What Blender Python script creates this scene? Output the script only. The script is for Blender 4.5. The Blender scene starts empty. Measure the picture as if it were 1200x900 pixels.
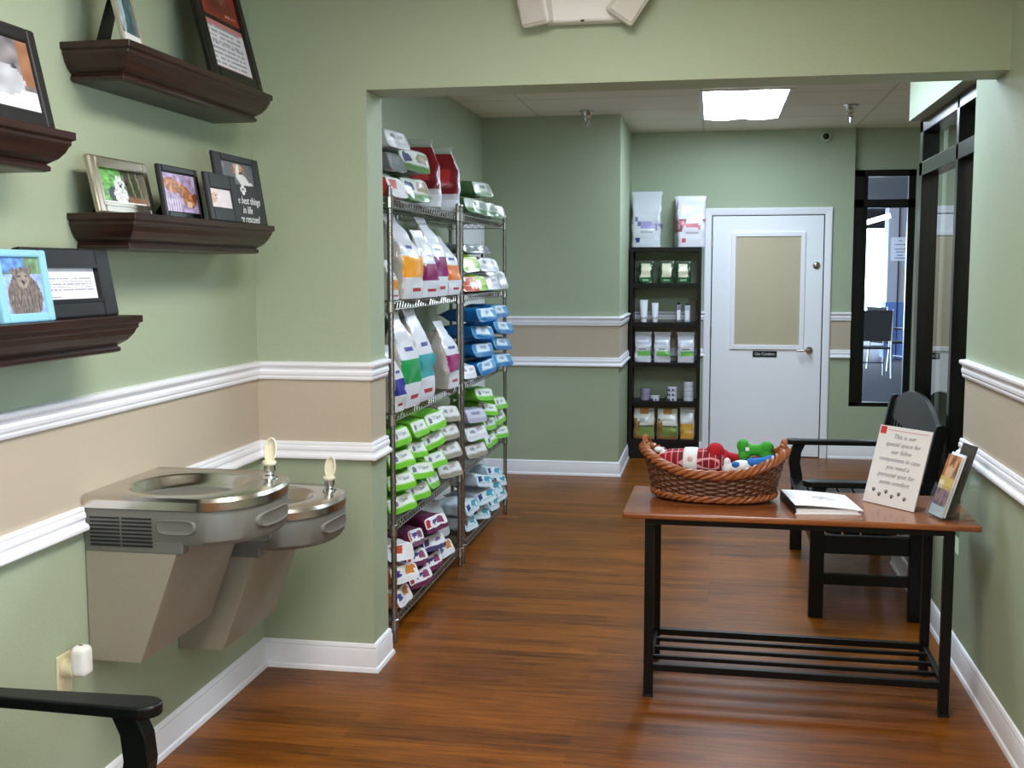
import bpy, math, random
from mathutils import Vector, Matrix, Euler, noise
R = math.radians
PI = math.pi
S = bpy.context.scene
COL = S.collection
RNG = random.Random(7)

# ------------------------------------------------------------------ colour and materials
def lin(c):
    c = c / 255.0
    return c / 12.92 if c <= 0.04045 else ((c + 0.055) / 1.055) ** 2.4
def rgb(r, g, b):
    return (lin(r), lin(g), lin(b), 1.0)

def newmat(name):
    m = bpy.data.materials.new(name); m.use_nodes = True
    nt = m.node_tree
    return m, nt, nt.nodes['Principled BSDF']

def mat(name, c, rough=0.5, metal=0.0, spec=0.5, bump=0.0, bscale=200.0, var=0.0, vscale=6.0, coat=0.0):
    m, nt, p = newmat(name)
    p.inputs['Base Color'].default_value = c
    p.inputs['Roughness'].default_value = rough
    p.inputs['Metallic'].default_value = metal
    p.inputs['Specular IOR Level'].default_value = spec
    p.inputs['Coat Weight'].default_value = coat
    if bump or var:
        tc = nt.nodes.new('ShaderNodeTexCoord')
    if bump:
        n = nt.nodes.new('ShaderNodeTexNoise'); n.inputs['Scale'].default_value = bscale
        n.inputs['Detail'].default_value = 3
        b = nt.nodes.new('ShaderNodeBump'); b.inputs['Strength'].default_value = bump
        b.inputs['Distance'].default_value = 0.004
        nt.links.new(tc.outputs['Object'], n.inputs['Vector'])
        nt.links.new(n.outputs['Fac'], b.inputs['Height'])
        nt.links.new(b.outputs['Normal'], p.inputs['Normal'])
    if var:
        n = nt.nodes.new('ShaderNodeTexNoise'); n.inputs['Scale'].default_value = vscale
        n.inputs['Detail'].default_value = 4
        mx = nt.nodes.new('ShaderNodeMix'); mx.data_type = 'RGBA'
        mx.inputs['A'].default_value = tuple(x * (1 - var) for x in c[:3]) + (1,)
        mx.inputs['B'].default_value = tuple(min(1, x * (1 + var)) for x in c[:3]) + (1,)
        nt.links.new(tc.outputs['Object'], n.inputs['Vector'])
        nt.links.new(n.outputs['Fac'], mx.inputs['Factor'])
        nt.links.new(mx.outputs['Result'], p.inputs['Base Color'])
    return m

def emis(name, c, strength):
    m, nt, p = newmat(name)
    p.inputs['Base Color'].default_value = (0.8, 0.8, 0.8, 1)
    p.inputs['Emission Color'].default_value = c
    p.inputs['Emission Strength'].default_value = strength
    return m

def glass(name, tint=(1, 1, 1, 1), rough=0.0, ior=1.5):
    m = bpy.data.materials.new(name); m.use_nodes = True
    nt = m.node_tree; nt.nodes.clear()
    o = nt.nodes.new('ShaderNodeOutputMaterial')
    t = nt.nodes.new('ShaderNodeBsdfTransparent'); t.inputs['Color'].default_value = tint
    g = nt.nodes.new('ShaderNodeBsdfGlossy'); g.inputs['Roughness'].default_value = rough
    f = nt.nodes.new('ShaderNodeFresnel'); f.inputs['IOR'].default_value = ior
    x = nt.nodes.new('ShaderNodeMixShader')
    ge = nt.nodes.new('ShaderNodeNewGeometry')
    iv = nt.nodes.new('ShaderNodeMath'); iv.operation = 'MULTIPLY_ADD'; iv.inputs[1].default_value = -1.0; iv.inputs[2].default_value = 1.0
    nt.links.new(ge.outputs['Backfacing'], iv.inputs[0])
    mu = nt.nodes.new('ShaderNodeMath'); mu.operation = 'MULTIPLY'; nt.links.new(f.outputs[0], mu.inputs[0]); nt.links.new(iv.outputs[0], mu.inputs[1])
    m2 = nt.nodes.new('ShaderNodeMath'); m2.operation = 'MULTIPLY'; m2.use_clamp = True; m2.inputs[1].default_value = 1.6; nt.links.new(mu.outputs[0], m2.inputs[0])
    nt.links.new(m2.outputs[0], x.inputs[0]); nt.links.new(t.outputs[0], x.inputs[1])
    nt.links.new(g.outputs[0], x.inputs[2]); nt.links.new(x.outputs[0], o.inputs[0])
    return m

def wood(name, dark, light, axis='X', rough=0.4, scale=1.0, coat=0.0):
    m, nt, p = newmat(name)
    tc = nt.nodes.new('ShaderNodeTexCoord'); mp = nt.nodes.new('ShaderNodeMapping')
    s = [14, 14, 14]; s['XYZ'.index(axis)] = 1.2
    mp.inputs['Scale'].default_value = [v * scale for v in s]
    n = nt.nodes.new('ShaderNodeTexNoise'); n.inputs['Scale'].default_value = 2.5
    n.inputs['Detail'].default_value = 8; n.inputs['Roughness'].default_value = 0.65
    cr = nt.nodes.new('ShaderNodeValToRGB')
    cr.color_ramp.elements[0].position = 0.3; cr.color_ramp.elements[0].color = dark
    cr.color_ramp.elements[1].position = 0.72; cr.color_ramp.elements[1].color = light
    nt.links.new(tc.outputs['Object'], mp.inputs['Vector']); nt.links.new(mp.outputs[0], n.inputs['Vector'])
    nt.links.new(n.outputs['Fac'], cr.inputs[0]); nt.links.new(cr.outputs[0], p.inputs['Base Color'])
    p.inputs['Roughness'].default_value = rough; p.inputs['Coat Weight'].default_value = coat
    p.inputs['Coat Roughness'].default_value = 0.15
    return m

def printed(name, rough=0.4, coat=0.0):
    m, nt, p = newmat(name)
    a = nt.nodes.new('ShaderNodeAttribute'); a.attribute_name = 'Print'
    nt.links.new(a.outputs['Color'], p.inputs['Base Color'])
    p.inputs['Roughness'].default_value = rough; p.inputs['Coat Weight'].default_value = coat
    return m

def floor_mat():
    m, nt, p = newmat('laminate_planks')
    L = nt.links.new
    tc = nt.nodes.new('ShaderNodeTexCoord')
    br = nt.nodes.new('ShaderNodeTexBrick')
    br.inputs['Scale'].default_value = 1.0; br.inputs['Brick Width'].default_value = 1.22
    br.inputs['Row Height'].default_value = 0.075; br.inputs['Mortar Size'].default_value = 0.0012
    br.inputs['Mortar Smooth'].default_value = 0.3; br.inputs['Bias'].default_value = 0.0
    br.offset = 0.37; br.offset_frequency = 2
    br.inputs['Color1'].default_value = (0, 0, 0, 1); br.inputs['Color2'].default_value = (1, 1, 1, 1)
    br.inputs['Mortar'].default_value = (0.3, 0.3, 0.3, 1)
    L(tc.outputs['Object'], br.inputs['Vector'])
    mp = nt.nodes.new('ShaderNodeMapping'); mp.inputs['Scale'].default_value = (2.2, 34, 1)
    L(tc.outputs['Object'], mp.inputs['Vector'])
    n = nt.nodes.new('ShaderNodeTexNoise'); n.inputs['Scale'].default_value = 1.5; n.inputs['Detail'].default_value = 10
    n.inputs['Roughness'].default_value = 0.7
    L(mp.outputs[0], n.inputs['Vector'])
    n2 = nt.nodes.new('ShaderNodeTexNoise'); n2.inputs['Scale'].default_value = 3.0; n2.inputs['Detail'].default_value = 3
    L(tc.outputs['Object'], n2.inputs['Vector'])
    ma = nt.nodes.new('ShaderNodeMath'); ma.operation = 'MULTIPLY_ADD'
    L(br.outputs['Color'], ma.inputs[0]); ma.inputs[1].default_value = 0.16
    L(n.outputs['Fac'], ma.inputs[2])
    mb = nt.nodes.new('ShaderNodeMath'); mb.operation = 'MULTIPLY_ADD'
    L(n2.outputs['Fac'], mb.inputs[0]); mb.inputs[1].default_value = 0.22; L(ma.outputs[0], mb.inputs[2])
    cr = nt.nodes.new('ShaderNodeValToRGB')
    e = cr.color_ramp.elements
    e[0].position = 0.46; e[0].color = FLOOR_D
    e[1].position = 0.90; e[1].color = FLOOR_L
    L(mb.outputs[0], cr.inputs[0]); L(cr.outputs[0], p.inputs['Base Color'])
    p.inputs['Roughness'].default_value = 0.36
    p.inputs['Specular IOR Level'].default_value = 0.25
    b = nt.nodes.new('ShaderNodeBump'); b.inputs['Strength'].default_value = 0.12; b.inputs['Distance'].default_value = 0.002
    L(n.outputs['Fac'], b.inputs['Height']); L(b.outputs[0], p.inputs['Normal'])
    return m

def tile_mat():
    m, nt, p = newmat('ceiling_tile')
    L = nt.links.new
    tc = nt.nodes.new('ShaderNodeTexCoord')
    mp = nt.nodes.new('ShaderNodeMapping'); mp.inputs['Location'].default_value = (0.1, 0.2, 0)
    L(tc.outputs['Object'], mp.inputs['Vector'])
    br = nt.nodes.new('ShaderNodeTexBrick'); br.offset = 0.0
    br.inputs['Scale'].default_value = 1.0; br.inputs['Brick Width'].default_value = 1.22
    br.inputs['Row Height'].default_value = 0.61; br.inputs['Mortar Size'].default_value = 0.012
    br.inputs['Mortar Smooth'].default_value = 0.1
    br.inputs['Color1'].default_value = CEIL_C; br.inputs['Color2'].default_value = tuple(x * .97 for x in CEIL_C[:3]) + (1,)
    br.inputs['Mortar'].default_value = tuple(x * .78 for x in CEIL_C[:3]) + (1,)
    L(mp.outputs[0], br.inputs['Vector'])
    vo = nt.nodes.new('ShaderNodeTexNoise'); vo.inputs['Scale'].default_value = 120
    L(tc.outputs['Object'], vo.inputs['Vector'])
    mx = nt.nodes.new('ShaderNodeMix'); mx.data_type = 'RGBA'; mx.blend_type = 'MULTIPLY'
    mx.inputs['Factor'].default_value = 0.25
    L(br.outputs['Color'], mx.inputs['A']); L(vo.outputs['Color'], mx.inputs['B'])
    L(br.outputs['Color'], p.inputs['Base Color'])
    b = nt.nodes.new('ShaderNodeBump'); b.inputs['Strength'].default_value = 0.3; b.inputs['Distance'].default_value = 0.004
    L(vo.outputs['Fac'], b.inputs['Height']); L(b.outputs[0], p.inputs['Normal'])
    p.inputs['Roughness'].default_value = 0.9
    return m

FLOOR_D = rgb(58, 26, 0); FLOOR_L = rgb(150, 84, 14)
CEIL_C = rgb(238, 232, 220)
M = {}
M['green'] = mat('sage_paint', rgb(166, 178, 151), 0.55, bump=0.25, bscale=160)
M['tan'] = mat('tan_paint', rgb(191, 177, 158), 0.55, bump=0.25, bscale=160)
M['trim'] = mat('white_gloss_trim', rgb(244, 244, 252), 0.35)
M['floor'] = floor_mat()
M['tile'] = tile_mat()
M['door'] = mat('door_white', rgb(246, 248, 255), 0.35)
M['lite'] = mat('covered_door_glass', rgb(196, 184, 158), 0.22, spec=0.6, var=0.06, vscale=4)
M['bronze'] = mat('dark_bronze_aluminium', rgb(5, 5, 5), 0.28, metal=0.0, spec=0.5)
M['glass'] = glass('window_glass', (0.93, 0.96, 0.97, 1))
M['acrylic'] = glass('clear_acrylic', (0.97, 0.985, 0.98, 1), 0.02)
M['espresso'] = wood('espresso_wood', rgb(24, 10, 7), rgb(56, 26, 18), 'Y', 0.36)
M['espresso_back'] = mat('black_brown_laminate', rgb(15, 13, 13), 0.4, spec=0.3)
M['steel'] = mat('brushed_stainless', rgb(198, 193, 184), 0.2, metal=1.0, bump=0.06, bscale=300)
M['greyplastic'] = mat('grey_moulded_plastic', rgb(106, 105, 99), 0.42, spec=0.5, bump=0.1, bscale=500)
M['slot'] = mat('dark_slot', rgb(20, 22, 20), 0.7)
M['granite'] = mat('beige_speckled_vinyl', rgb(150, 141, 126), 0.5, bump=0.15, bscale=400, var=0.09, vscale=260)
M['chrome'] = mat('chrome', rgb(215, 215, 218), 0.12, metal=1.0)
M['bubbler'] = mat('cream_translucent_plastic', rgb(226, 220, 196), 0.35)
M['wire'] = mat('zinc_wire', rgb(178, 176, 172), 0.3, metal=1.0)
M['postm'] = mat('zinc_post', rgb(168, 164, 160), 0.32, metal=1.0)
M['blackplastic'] = mat('black_plastic', rgb(16, 16, 17), 0.4)
M['benchpaint'] = mat('black_green_paint', rgb(9, 13, 12), 0.36, spec=0.3, bump=0.08, bscale=80)
M['ironblack'] = mat('black_iron', rgb(7, 7, 8), 0.42, spec=0.28)
M['cherry'] = wood('cherry_table_top', rgb(104, 52, 24), rgb(158, 92, 48), 'X', 0.24, 1.0, coat=0.3)
M['wicker'] = mat('honey_wicker', rgb(150, 84, 42), 0.45, var=0.3, vscale=60)
M['wickerdark'] = mat('dark_wicker', rgb(92, 52, 30), 0.5, var=0.3, vscale=60)
M['printbag'] = printed('printed_plastic_bag', 0.3, 0.25)
M['printpaper'] = printed('printed_paper', 0.35)
M['white'] = mat('white_paper', rgb(236, 236, 242), 0.5)
M['whiteplastic'] = mat('white_plastic', rgb(236, 234, 232), 0.35)
M['cream'] = mat('almond_plastic', rgb(216, 206, 172), 0.4)
M['beigeplastic'] = mat('beige_white_plastic', rgb(228, 226, 224), 0.4)
M['lampface'] = mat('diffuse_lamp_plastic', rgb(208, 202, 198), 0.3, bump=0.3, bscale=90)
M['black'] = mat('satin_black_frame', rgb(9, 8, 9), 0.35, spec=0.3)
M['charcoal'] = mat('charcoal_frame', rgb(32, 32, 35), 0.45, spec=0.3)
M['silverframe'] = mat('brushed_silver_frame', rgb(176, 168, 154), 0.3, metal=0.85)
M['skyblue'] = mat('sky_blue_frame', rgb(140, 196, 222), 0.4)
M['ink'] = mat('grey_ink', rgb(134, 132, 144), 0.6)
M['inkblack'] = mat('black_ink', rgb(28, 28, 32), 0.6)
M['inkwhite'] = mat('white_ink', rgb(236, 236, 236), 0.5)
M['tubes'] = mat('white_tube_plastic', rgb(228, 230, 238), 0.35)
M['plushgreen'] = mat('green_plush', rgb(56, 158, 44), 0.9, bump=0.6, bscale=260)
M['plushblue'] = mat('blue_plush', rgb(38, 112, 196), 0.9, bump=0.6, bscale=260)
M['plushwhite'] = mat('white_plush', rgb(226, 228, 236), 0.9, bump=0.6, bscale=260)
M['plushred'] = mat('red_plush', rgb(176, 18, 36), 0.9, bump=0.6, bscale=260)
M['patio_floor'] = mat('dark_blue_carpet', rgb(44, 46, 64), 0.9, bump=0.4, bscale=120, var=0.15, vscale=12)
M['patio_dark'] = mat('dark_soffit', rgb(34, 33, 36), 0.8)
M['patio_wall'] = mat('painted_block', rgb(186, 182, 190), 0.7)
M['patio_blue'] = mat('blue_painted_panel', rgb(98, 128, 196), 0.6)
M['alu'] = mat('bare_aluminium', rgb(190, 192, 200), 0.3, metal=0.9)
M['lens'] = emis('cool_light_lens', (0.82, 0.98, 1.14, 1), 11.5)
M['lensfill'] = emis('cool_fill_lens', (0.80, 0.98, 1.13, 1), 16.0)  # stronger glow for the added fill troffer behind the header
M['lenswarm'] = emis('warm_light_lens', (1.04, 0.99, 0.93, 1), 14.0)
M['tubelight'] = emis('fluorescent_tube', (1, 1, 1, 1), 6.0)
M['fixture'] = mat('fixture_white', rgb(214, 212, 206), 0.5)

def plaid_mat():
    m, nt, p = newmat('red_tartan')
    L = nt.links.new
    tc = nt.nodes.new('ShaderNodeTexCoord')
    br = nt.nodes.new('ShaderNodeTexBrick'); br.offset = 0.0
    br.inputs['Scale'].default_value = 1.0; br.inputs['Brick Width'].default_value = 0.024
    br.inputs['Row Height'].default_value = 0.024; br.inputs['Mortar Size'].default_value = 0.0016
    br.inputs['Color1'].default_value = rgb(160, 14, 32); br.inputs['Color2'].default_value = rgb(108, 10, 32)
    br.inputs['Mortar'].default_value = rgb(214, 150, 160)
    L(tc.outputs['Object'], br.inputs['Vector']); L(br.outputs['Color'], p.inputs['Base Color'])
    p.inputs['Roughness'].default_value = 0.9
    return m
M['plaid'] = plaid_mat()

# ------------------------------------------------------------------ mesh builder
class MB:
    def __init__(s):
        s.v = []; s.f = []; s.mi = []; s.c = []
    def add(s, vs, fs, mi=0, c=None):
        b = len(s.v); s.v += [Vector(p) for p in vs]
        for k, f in enumerate(fs):
            s.f.append([b + i for i in f]); s.mi.append(mi)
            s.c.append(c[k] if isinstance(c, list) else c)
        return s
    def box(s, x0, x1, y0, y1, z0, z1, mi=0, c=None):
        vs = [(x0, y0, z0), (x1, y0, z0), (x1, y1, z0), (x0, y1, z0), (x0, y0, z1), (x1, y0, z1), (x1, y1, z1), (x0, y1, z1)]
        return s.add(vs, [(0, 3, 2, 1), (4, 5, 6, 7), (0, 1, 5, 4), (1, 2, 6, 5), (2, 3, 7, 6), (3, 0, 4, 7)], mi, c)
    def obox(s, ctr, size, rot, mi=0, c=None):
        m = Euler(rot).to_matrix(); b = len(s.v)
        hx, hy, hz = [k / 2 for k in size]
        s.box(-hx, hx, -hy, hy, -hz, hz, mi, c)
        for i in range(b, len(s.v)): s.v[i] = m @ s.v[i] + Vector(ctr)
        return s
    def tube(s, pts, r, n=8, closed=False, mi=0, c=None, caps=True):
        pts = [Vector(p) for p in pts]; N = len(pts); rings = []
        up = None
        for i, p in enumerate(pts):
            if closed: t = pts[(i + 1) % N] - pts[i - 1]
            else: t = pts[min(i + 1, N - 1)] - pts[max(i - 1, 0)]
            if t.length < 1e-9: t = Vector((0, 0, 1))
            t.normalize()
            if up is None:
                up = Vector((0, 0, 1)) if abs(t.z) < 0.9 else Vector((1, 0, 0))
            a = t.cross(up)
            if a.length < 1e-6: a = t.orthogonal()
            a.normalize(); bb = a.cross(t); up = bb
            rr = r[i] if isinstance(r, (list, tuple)) else r
            rings.append([p + (a * math.cos(2 * PI * k / n) + bb * math.sin(2 * PI * k / n)) * rr for k in range(n)])
        return s.loft(rings, closed, caps and not closed, mi, c)
    def loft(s, rings, closed=False, caps=True, mi=0, c=None, cyc=True):
        n = len(rings[0]); N = len(rings); vs = [p for r_ in rings for p in r_]; fs = []
        for i in range(N if closed else N - 1):
            j = (i + 1) % N
            for k in range(n if cyc else n - 1):
                l = (k + 1) % n
                fs.append((i * n + k, i * n + l, j * n + l, j * n + k))
        if caps and cyc:
            fs.append(tuple(reversed(range(n)))); fs.append(tuple((N - 1) * n + k for k in range(n)))
        return s.add(vs, fs, mi, c)
    def prism(s, poly, axis, a, b, mi=0, c=None):
        def P(u, v, w):
            return (w, u, v) if axis == 'x' else ((u, w, v) if axis == 'y' else (u, v, w))
        n = len(poly)
        vs = [P(u, v, a) for u, v in poly] + [P(u, v, b) for u, v in poly]
        fs = [tuple(reversed(range(n))), tuple(range(n, 2 * n))] + [(k, (k + 1) % n, n + (k + 1) % n, n + k) for k in range(n)]
        return s.add(vs, fs, mi, c)
    def lathe(s, prof, ctr=(0, 0, 0), n=16, axis='z', mi=0, c=None):
        rings = []
        for r, z in prof:
            ring = []
            for k in range(n):
                x, y = r * math.cos(2 * PI * k / n), r * math.sin(2 * PI * k / n)
                p = (x, y, z) if axis == 'z' else ((z, x, y) if axis == 'x' else (x, z, y))
                ring.append(Vector(ctr) + Vector(p))
            rings.append(ring)
        return s.loft(rings, False, True, mi, c)
    def ell(s, ctr, rad, nu=16, nv=10, mi=0, c=None, rot=(0, 0, 0)):
        m = Euler(rot).to_matrix(); rings = []
        for j in range(1, nv):
            th = PI * j / nv
            rings.append([Vector(ctr) + m @ Vector((rad[0] * math.sin(th) * math.cos(2 * PI * k / nu), rad[1] * math.sin(th) * math.sin(2 * PI * k / nu), -rad[2] * math.cos(th))) for k in range(nu)])
        return s.loft(rings, False, True, mi, c)
    def sweep(s, path, prof, side=1, mi=0, c=None):
        """mitred sweep of a closed (offset, z) profile along an open XY path; side=1 puts the offset to the right of travel"""
        P = [Vector((x, y)) for x, y in path]; rings = []
        def nrm(a, b):
            d = (b - a).normalized(); return Vector((d.y, -d.x)) * side
        for i, p in enumerate(P):
            if i == 0: m = nrm(P[0], P[1])
            elif i == len(P) - 1: m = nrm(P[-2], P[-1])
            else:
                a, b = nrm(P[i - 1], p), nrm(p, P[i + 1]); m = (a + b).normalized(); m = m / max(0.2, m.dot(a))
            rings.append([Vector((p.x + m.x * o, p.y + m.y * o, z)) for o, z in prof])
        return s.loft(rings, False, True, mi, c)
    def xform(s, mtx, start=0):
        for i in range(start, len(s.v)): s.v[i] = mtx @ s.v[i]
        return s
    def mesh(s, name, mats):
        me = bpy.data.meshes.new(name)
        me.from_pydata([tuple(p) for p in s.v], [], s.f)
        for m in mats: me.materials.append(m)
        me.polygons.foreach_set('material_index', s.mi)
        if any(c is not None for c in s.c):
            at = me.color_attributes.new('Print', 'FLOAT_COLOR', 'CORNER')
            buf = []
            for f, c in zip(s.f, s.c):
                c = c or (0.8, 0.8, 0.8, 1)
                buf += list(c) * len(f)
            at.data.foreach_set('color', buf)
        import bmesh
        bm = bmesh.new(); bm.from_mesh(me)
        bmesh.ops.recalc_face_normals(bm, faces=bm.faces)
        bm.to_mesh(me); bm.free()
        return me
    def build(s, name, mats, parent=None, smooth=False, bevel=0.0, loc=None, rot=None, seg=2, subsurf=0):
        if not isinstance(mats, (list, tuple)): mats = [mats]
        me = s.mesh(name, mats)
        o = bpy.data.objects.new(name, me); COL.objects.link(o)
        if parent: o.parent = parent
        if loc: o.location = loc
        if rot: o.rotation_euler = rot
        if smooth:
            me.polygons.foreach_set('use_smooth', [True] * len(me.polygons))
            me.set_sharp_from_angle(angle=R(smooth if smooth is not True else 40))
        if bevel:
            b = o.modifiers.new('edge', 'BEVEL'); b.width = bevel; b.segments = seg
            b.limit_method = 'ANGLE'; b.angle_limit = R(40)
        if subsurf:
            b = o.modifiers.new('soft', 'SUBSURF'); b.levels = subsurf; b.render_levels = subsurf
        return o

def tag(o, label=None, cat=None, group=None, kind=None):
    if label: o['label'] = label
    if cat: o['category'] = cat
    if group: o['group'] = group
    if kind: o['kind'] = kind
    return o
def thing(name, label, cat, loc=(0, 0, 0), rotz=0.0, group=None):
    o = bpy.data.objects.new(name, None); COL.objects.link(o)
    o.location = loc; o.rotation_euler = (0, 0, rotz); o.empty_display_size = 0.1
    return tag(o, label, cat, group)
def struct(name, mb, mats, **k):
    o = mb.build(name, mats, **k); o['kind'] = 'structure'; return o
def copy_tree(o, label=None, group=None):
    c = o.copy(); COL.objects.link(c)
    if label: c['label'] = label
    if group: c['group'] = group
    for ch in list(o.children):
        d = ch.copy(); COL.objects.link(d); d.parent = c
        for g in list(ch.children):
            e = g.copy(); COL.objects.link(e); e.parent = d
    return c

def lettering(name, body, size, parent, material, loc, rot, align='CENTER', shear=0.0, extrude=0.0003, space=1.0):
    cu = bpy.data.curves.new(name, 'FONT'); cu.body = body; cu.size = size
    cu.align_x = align; cu.align_y = 'CENTER'; cu.shear = shear; cu.extrude = extrude; cu.space_line = space
    cu.resolution_u = 2
    t = bpy.data.objects.new(name, cu); COL.objects.link(t)
    dg = bpy.context.evaluated_depsgraph_get(); dg.update()
    me = bpy.data.meshes.new_from_object(t.evaluated_get(dg))
    bpy.data.objects.remove(t)
    o = bpy.data.objects.new(name, me); COL.objects.link(o)
    me.materials.clear(); me.materials.append(material)
    o.parent = parent; o.location = loc; o.rotation_euler = rot
    return o

# ------------------------------------------------------------------ the room
XL, XR, YP, YP2 = -1.76, 0.985, 4.158, 4.36
YA, YB, XA = 8.555, 9.71, -0.70
ZC, ZH = 2.74, 2.26
Z1, Z2 = 0.883, 1.195      # centre heights of the two chair rails

f = MB(); f.box(-2.0, 3.0, -3.0, 9.93, -0.08, 0.0)
struct('floor', f, M['floor'])
c = MB(); c.box(-2.0, 3.0, -3.0, 9.93, ZC, ZC + 0.1)
struct('ceiling', c, M['tile'])

def band(mb, x0, x1, y0, y1, ztop=ZC, zbot=0.0):
    mb.box(x0, x1, y0, y1, zbot, Z1, 0); mb.box(x0, x1, y0, y1, Z1, Z2, 1); mb.box(x0, x1, y0, y1, Z2, ztop, 0)
GT = [M['green'], M['tan']]
w = MB(); band(w, XL - 0.12, XL, -3.0, 9.9); struct('wall_left', w, GT)
w = MB(); band(w, XL, -1.30, YP, YP2, ZH)
w.box(XL, XR, YP, YP2, ZH, ZC, 0)
struct('wall_partition', w, GT)
w = MB(); band(w, XL, XA, YA, YB + 0.15); struct('wall_alcove', w, GT)
w = MB(); band(w, XA, 1.13, YB, YB + 0.15)
w.box(1.13, 2.6, YB, YB + 0.15, 0, 0.44, 0)
w.box(1.13, 2.6, YB + 0.07, YB + 0.15, 2.40, ZC, 0)
w.box(1.62, 2.6, YB, YB + 0.15, 0.44, 2.40, 0)
struct('wall_back', w, GT)
YE, YS = 4.665, 6.20
WY0, WY1, WZ0, WZ1 = -0.4, 1.5, 0.95, 2.25     # daylight window beside the visitor
w = MB(); band(w, XR, XR + 0.2, -3.0, WY0); band(w, XR, XR + 0.2, WY1, YE)
w.box(XR, XR + 0.2, WY0, WY1, 0, Z1, 0); w.box(XR, XR + 0.2, WY0, WY1, Z1, WZ0, 1); w.box(XR, XR + 0.2, WY0, WY1, WZ1, ZC, 0)
w.box(XR, XR + 0.2, YE, YS, 0, 0.44, 0); w.box(XR, XR + 0.2, YE, YS, 2.347, ZC, 0)
struct('wall_right', w, GT)
w = MB(); w.box(2.6, 2.75, YS, 9.9, 0, ZC, 0); w.box(XR + 0.2, 2.75, YS + 0.02, YS + 0.14, 0, ZC, 0)
struct('wall_entry', w, GT)
w = MB(); band(w, XL, XR, -3.0, -2.9); struct('wall_near', w, GT)

RAIL = [(0, -0.034), (0.010, -0.034), (0.013, -0.026), (0.012, -0.020), (0.016, -0.014), (0.017, -0.004), (0.013, 0.004),
        (0.014, 0.012), (0.022, 0.016), (0.026, 0.022), (0.026, 0.030), (0.022, 0.034), (0, 0.036)]
def rail(n, path, side=1, upper=True, lower=True):
    m = MB()
    if upper: m.sweep(path, [(o, Z2 + z) for o, z in RAIL], side)
    if lower: m.sweep(path, [(o, Z1 - z) for o, z in RAIL], side)
    return struct('trim_%d' % n, m, M['trim'], smooth=25)
rail(1, [(XL, -2.9), (XL, YP), (-1.30, YP), (-1.30, YP2)], lower=False)
rail(7, [(XL, -2.9), (XL, 2.876)], upper=False)
rail(8, [(XL, 3.359), (XL, YP), (-1.30, YP), (-1.30, YP2)], upper=False)
rail(2, [(XL, YA), (XA, YA), (XA, 9.39)])
rail(3, [(XA + 0.001, YB), (-0.066, YB)])
rail(4, [(0.968, YB), (1.13, YB)])
rail(5, [(XR, YE), (XR, WY1 + .08)])
rail(6, [(XR, WY0 - .08), (XR, -2.9)])
BASE = [(0, 0), (0.022, 0), (0.022, 0.006), (0.019, 0.016), (0.014, 0.020), (0.013, 0.086), (0.010, 0.094), (0.011, 0.100), (0.006, 0.110), (0, 0.113)]
def base(n, path, side=1):
    m = MB(); m.sweep(path, BASE, side)
    return struct('baseboard_' + n, m, M['trim'], smooth=25)
base('left', [(XL, -2.9), (XL, YP), (-1.30, YP), (-1.30, YP2), (XL, YP2), (XL, 7.6)])
base('alcove', [(XL, YA), (XA, YA), (XA, YB), (-0.066, YB)])
base('back', [(0.968, YB), (2.6, YB)])
base('right', [(XR, YS + 0.02), (XR, -2.9)])

# ---------------------------------------------------------------- doors
def build_door(name, n):
    pass
d = tag(bpy.data.objects.new('door_1', None), kind='structure'); COL.objects.link(d); d.location = (0.4405, YB, 0)
m = MB()
cas = [(0, 0), (0, 0.014), (0.012, 0.018), (0.050, 0.022), (0.058, 0.018), (0.058, 0)]
for sx in (-1, 1):
    m.prism([(sx * (0.462 + a), -b) for a, b in cas], 'z', 0, 2.04 + 0.055)
m.prism([(-b, 2.04 + a) for a, b in cas], 'x', -0.52, 0.52)
m.build('door_frame', M['trim'], d)
m = MB(); m.box(-0.453, 0.453, -0.012, 0.0, 0.008, 2.032)
m.build('door_leaf', M['door'], d, bevel=0.002)
m = MB(); m.box(-0.462, 0.462, -0.004, -0.001, 0.0, 2.04)
m.build('gap', M['slot'], d)
m = MB()
x0, x1, z0, z1 = -0.268, 0.28, 0.945, 1.868
for a, b, e, g in ((x0 - .03, x0 + .008, z0 - .03, z1 + .03), (x1 - .008, x1 + .03, z0 - .03, z1 + .03), (x0, x1, z0 - .03, z0 + .008), (x0, x1, z1 - .008, z1 + .03)):
    m.box(a, b, -0.026, -0.011, e, g)
m.build('window_bead', M['trim'], d, bevel=0.004)
m = MB(); m.box(x0, x1, -0.016, -0.0115, z0, z1); m.build('door_pane', M['lite'], d)
m = MB(); m.lathe([(0.030, 0.0), (0.030, -0.010), (0.026, -0.014)], (0.358, -0.012, 0.912), 20, 'y')
m.lathe([(0.011, 0.0), (0.011, -0.05)], (0.358, -0.02, 0.912), 12, 'y')
m.tube([(0.362, -0.066, 0.912), (0.32, -0.068, 0.914), (0.28, -0.066, 0.910), (0.252, -0.060, 0.909)], [0.010, 0.010, 0.009, 0.007], 10)
m.build('door_handle', M['steel'], d, smooth=True)
m = MB(); m.lathe([(0.030, 0.0), (0.030, -0.008), (0.022, -0.016), (0.014, -0.018)], (0.40, -0.012, 1.62), 20, 'y')
m.build('deadbolt', M['steel'], d, smooth=True)
for hz in (0.28, 1.06, 1.82):
    m = MB(); m.lathe([(0.008, -0.05), (0.008, 0.05)], (-0.457, -0.016, hz), 10); m.box(-0.462, -0.452, -0.016, -0.01, hz - .045, hz + .045)
    m.build('hinge', M['steel'], d)
sg = MB(); sg.box(-0.1, 0.1, -0.004, 0, -0.026, 0.026)
sg = sg.build('name_plate', M['blackplastic'], None, loc=(0.435, YB - 0.013, 0.876), bevel=0.001)
tag(sg, 'small black engraved name plate on the white door under its window', 'sign')
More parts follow.
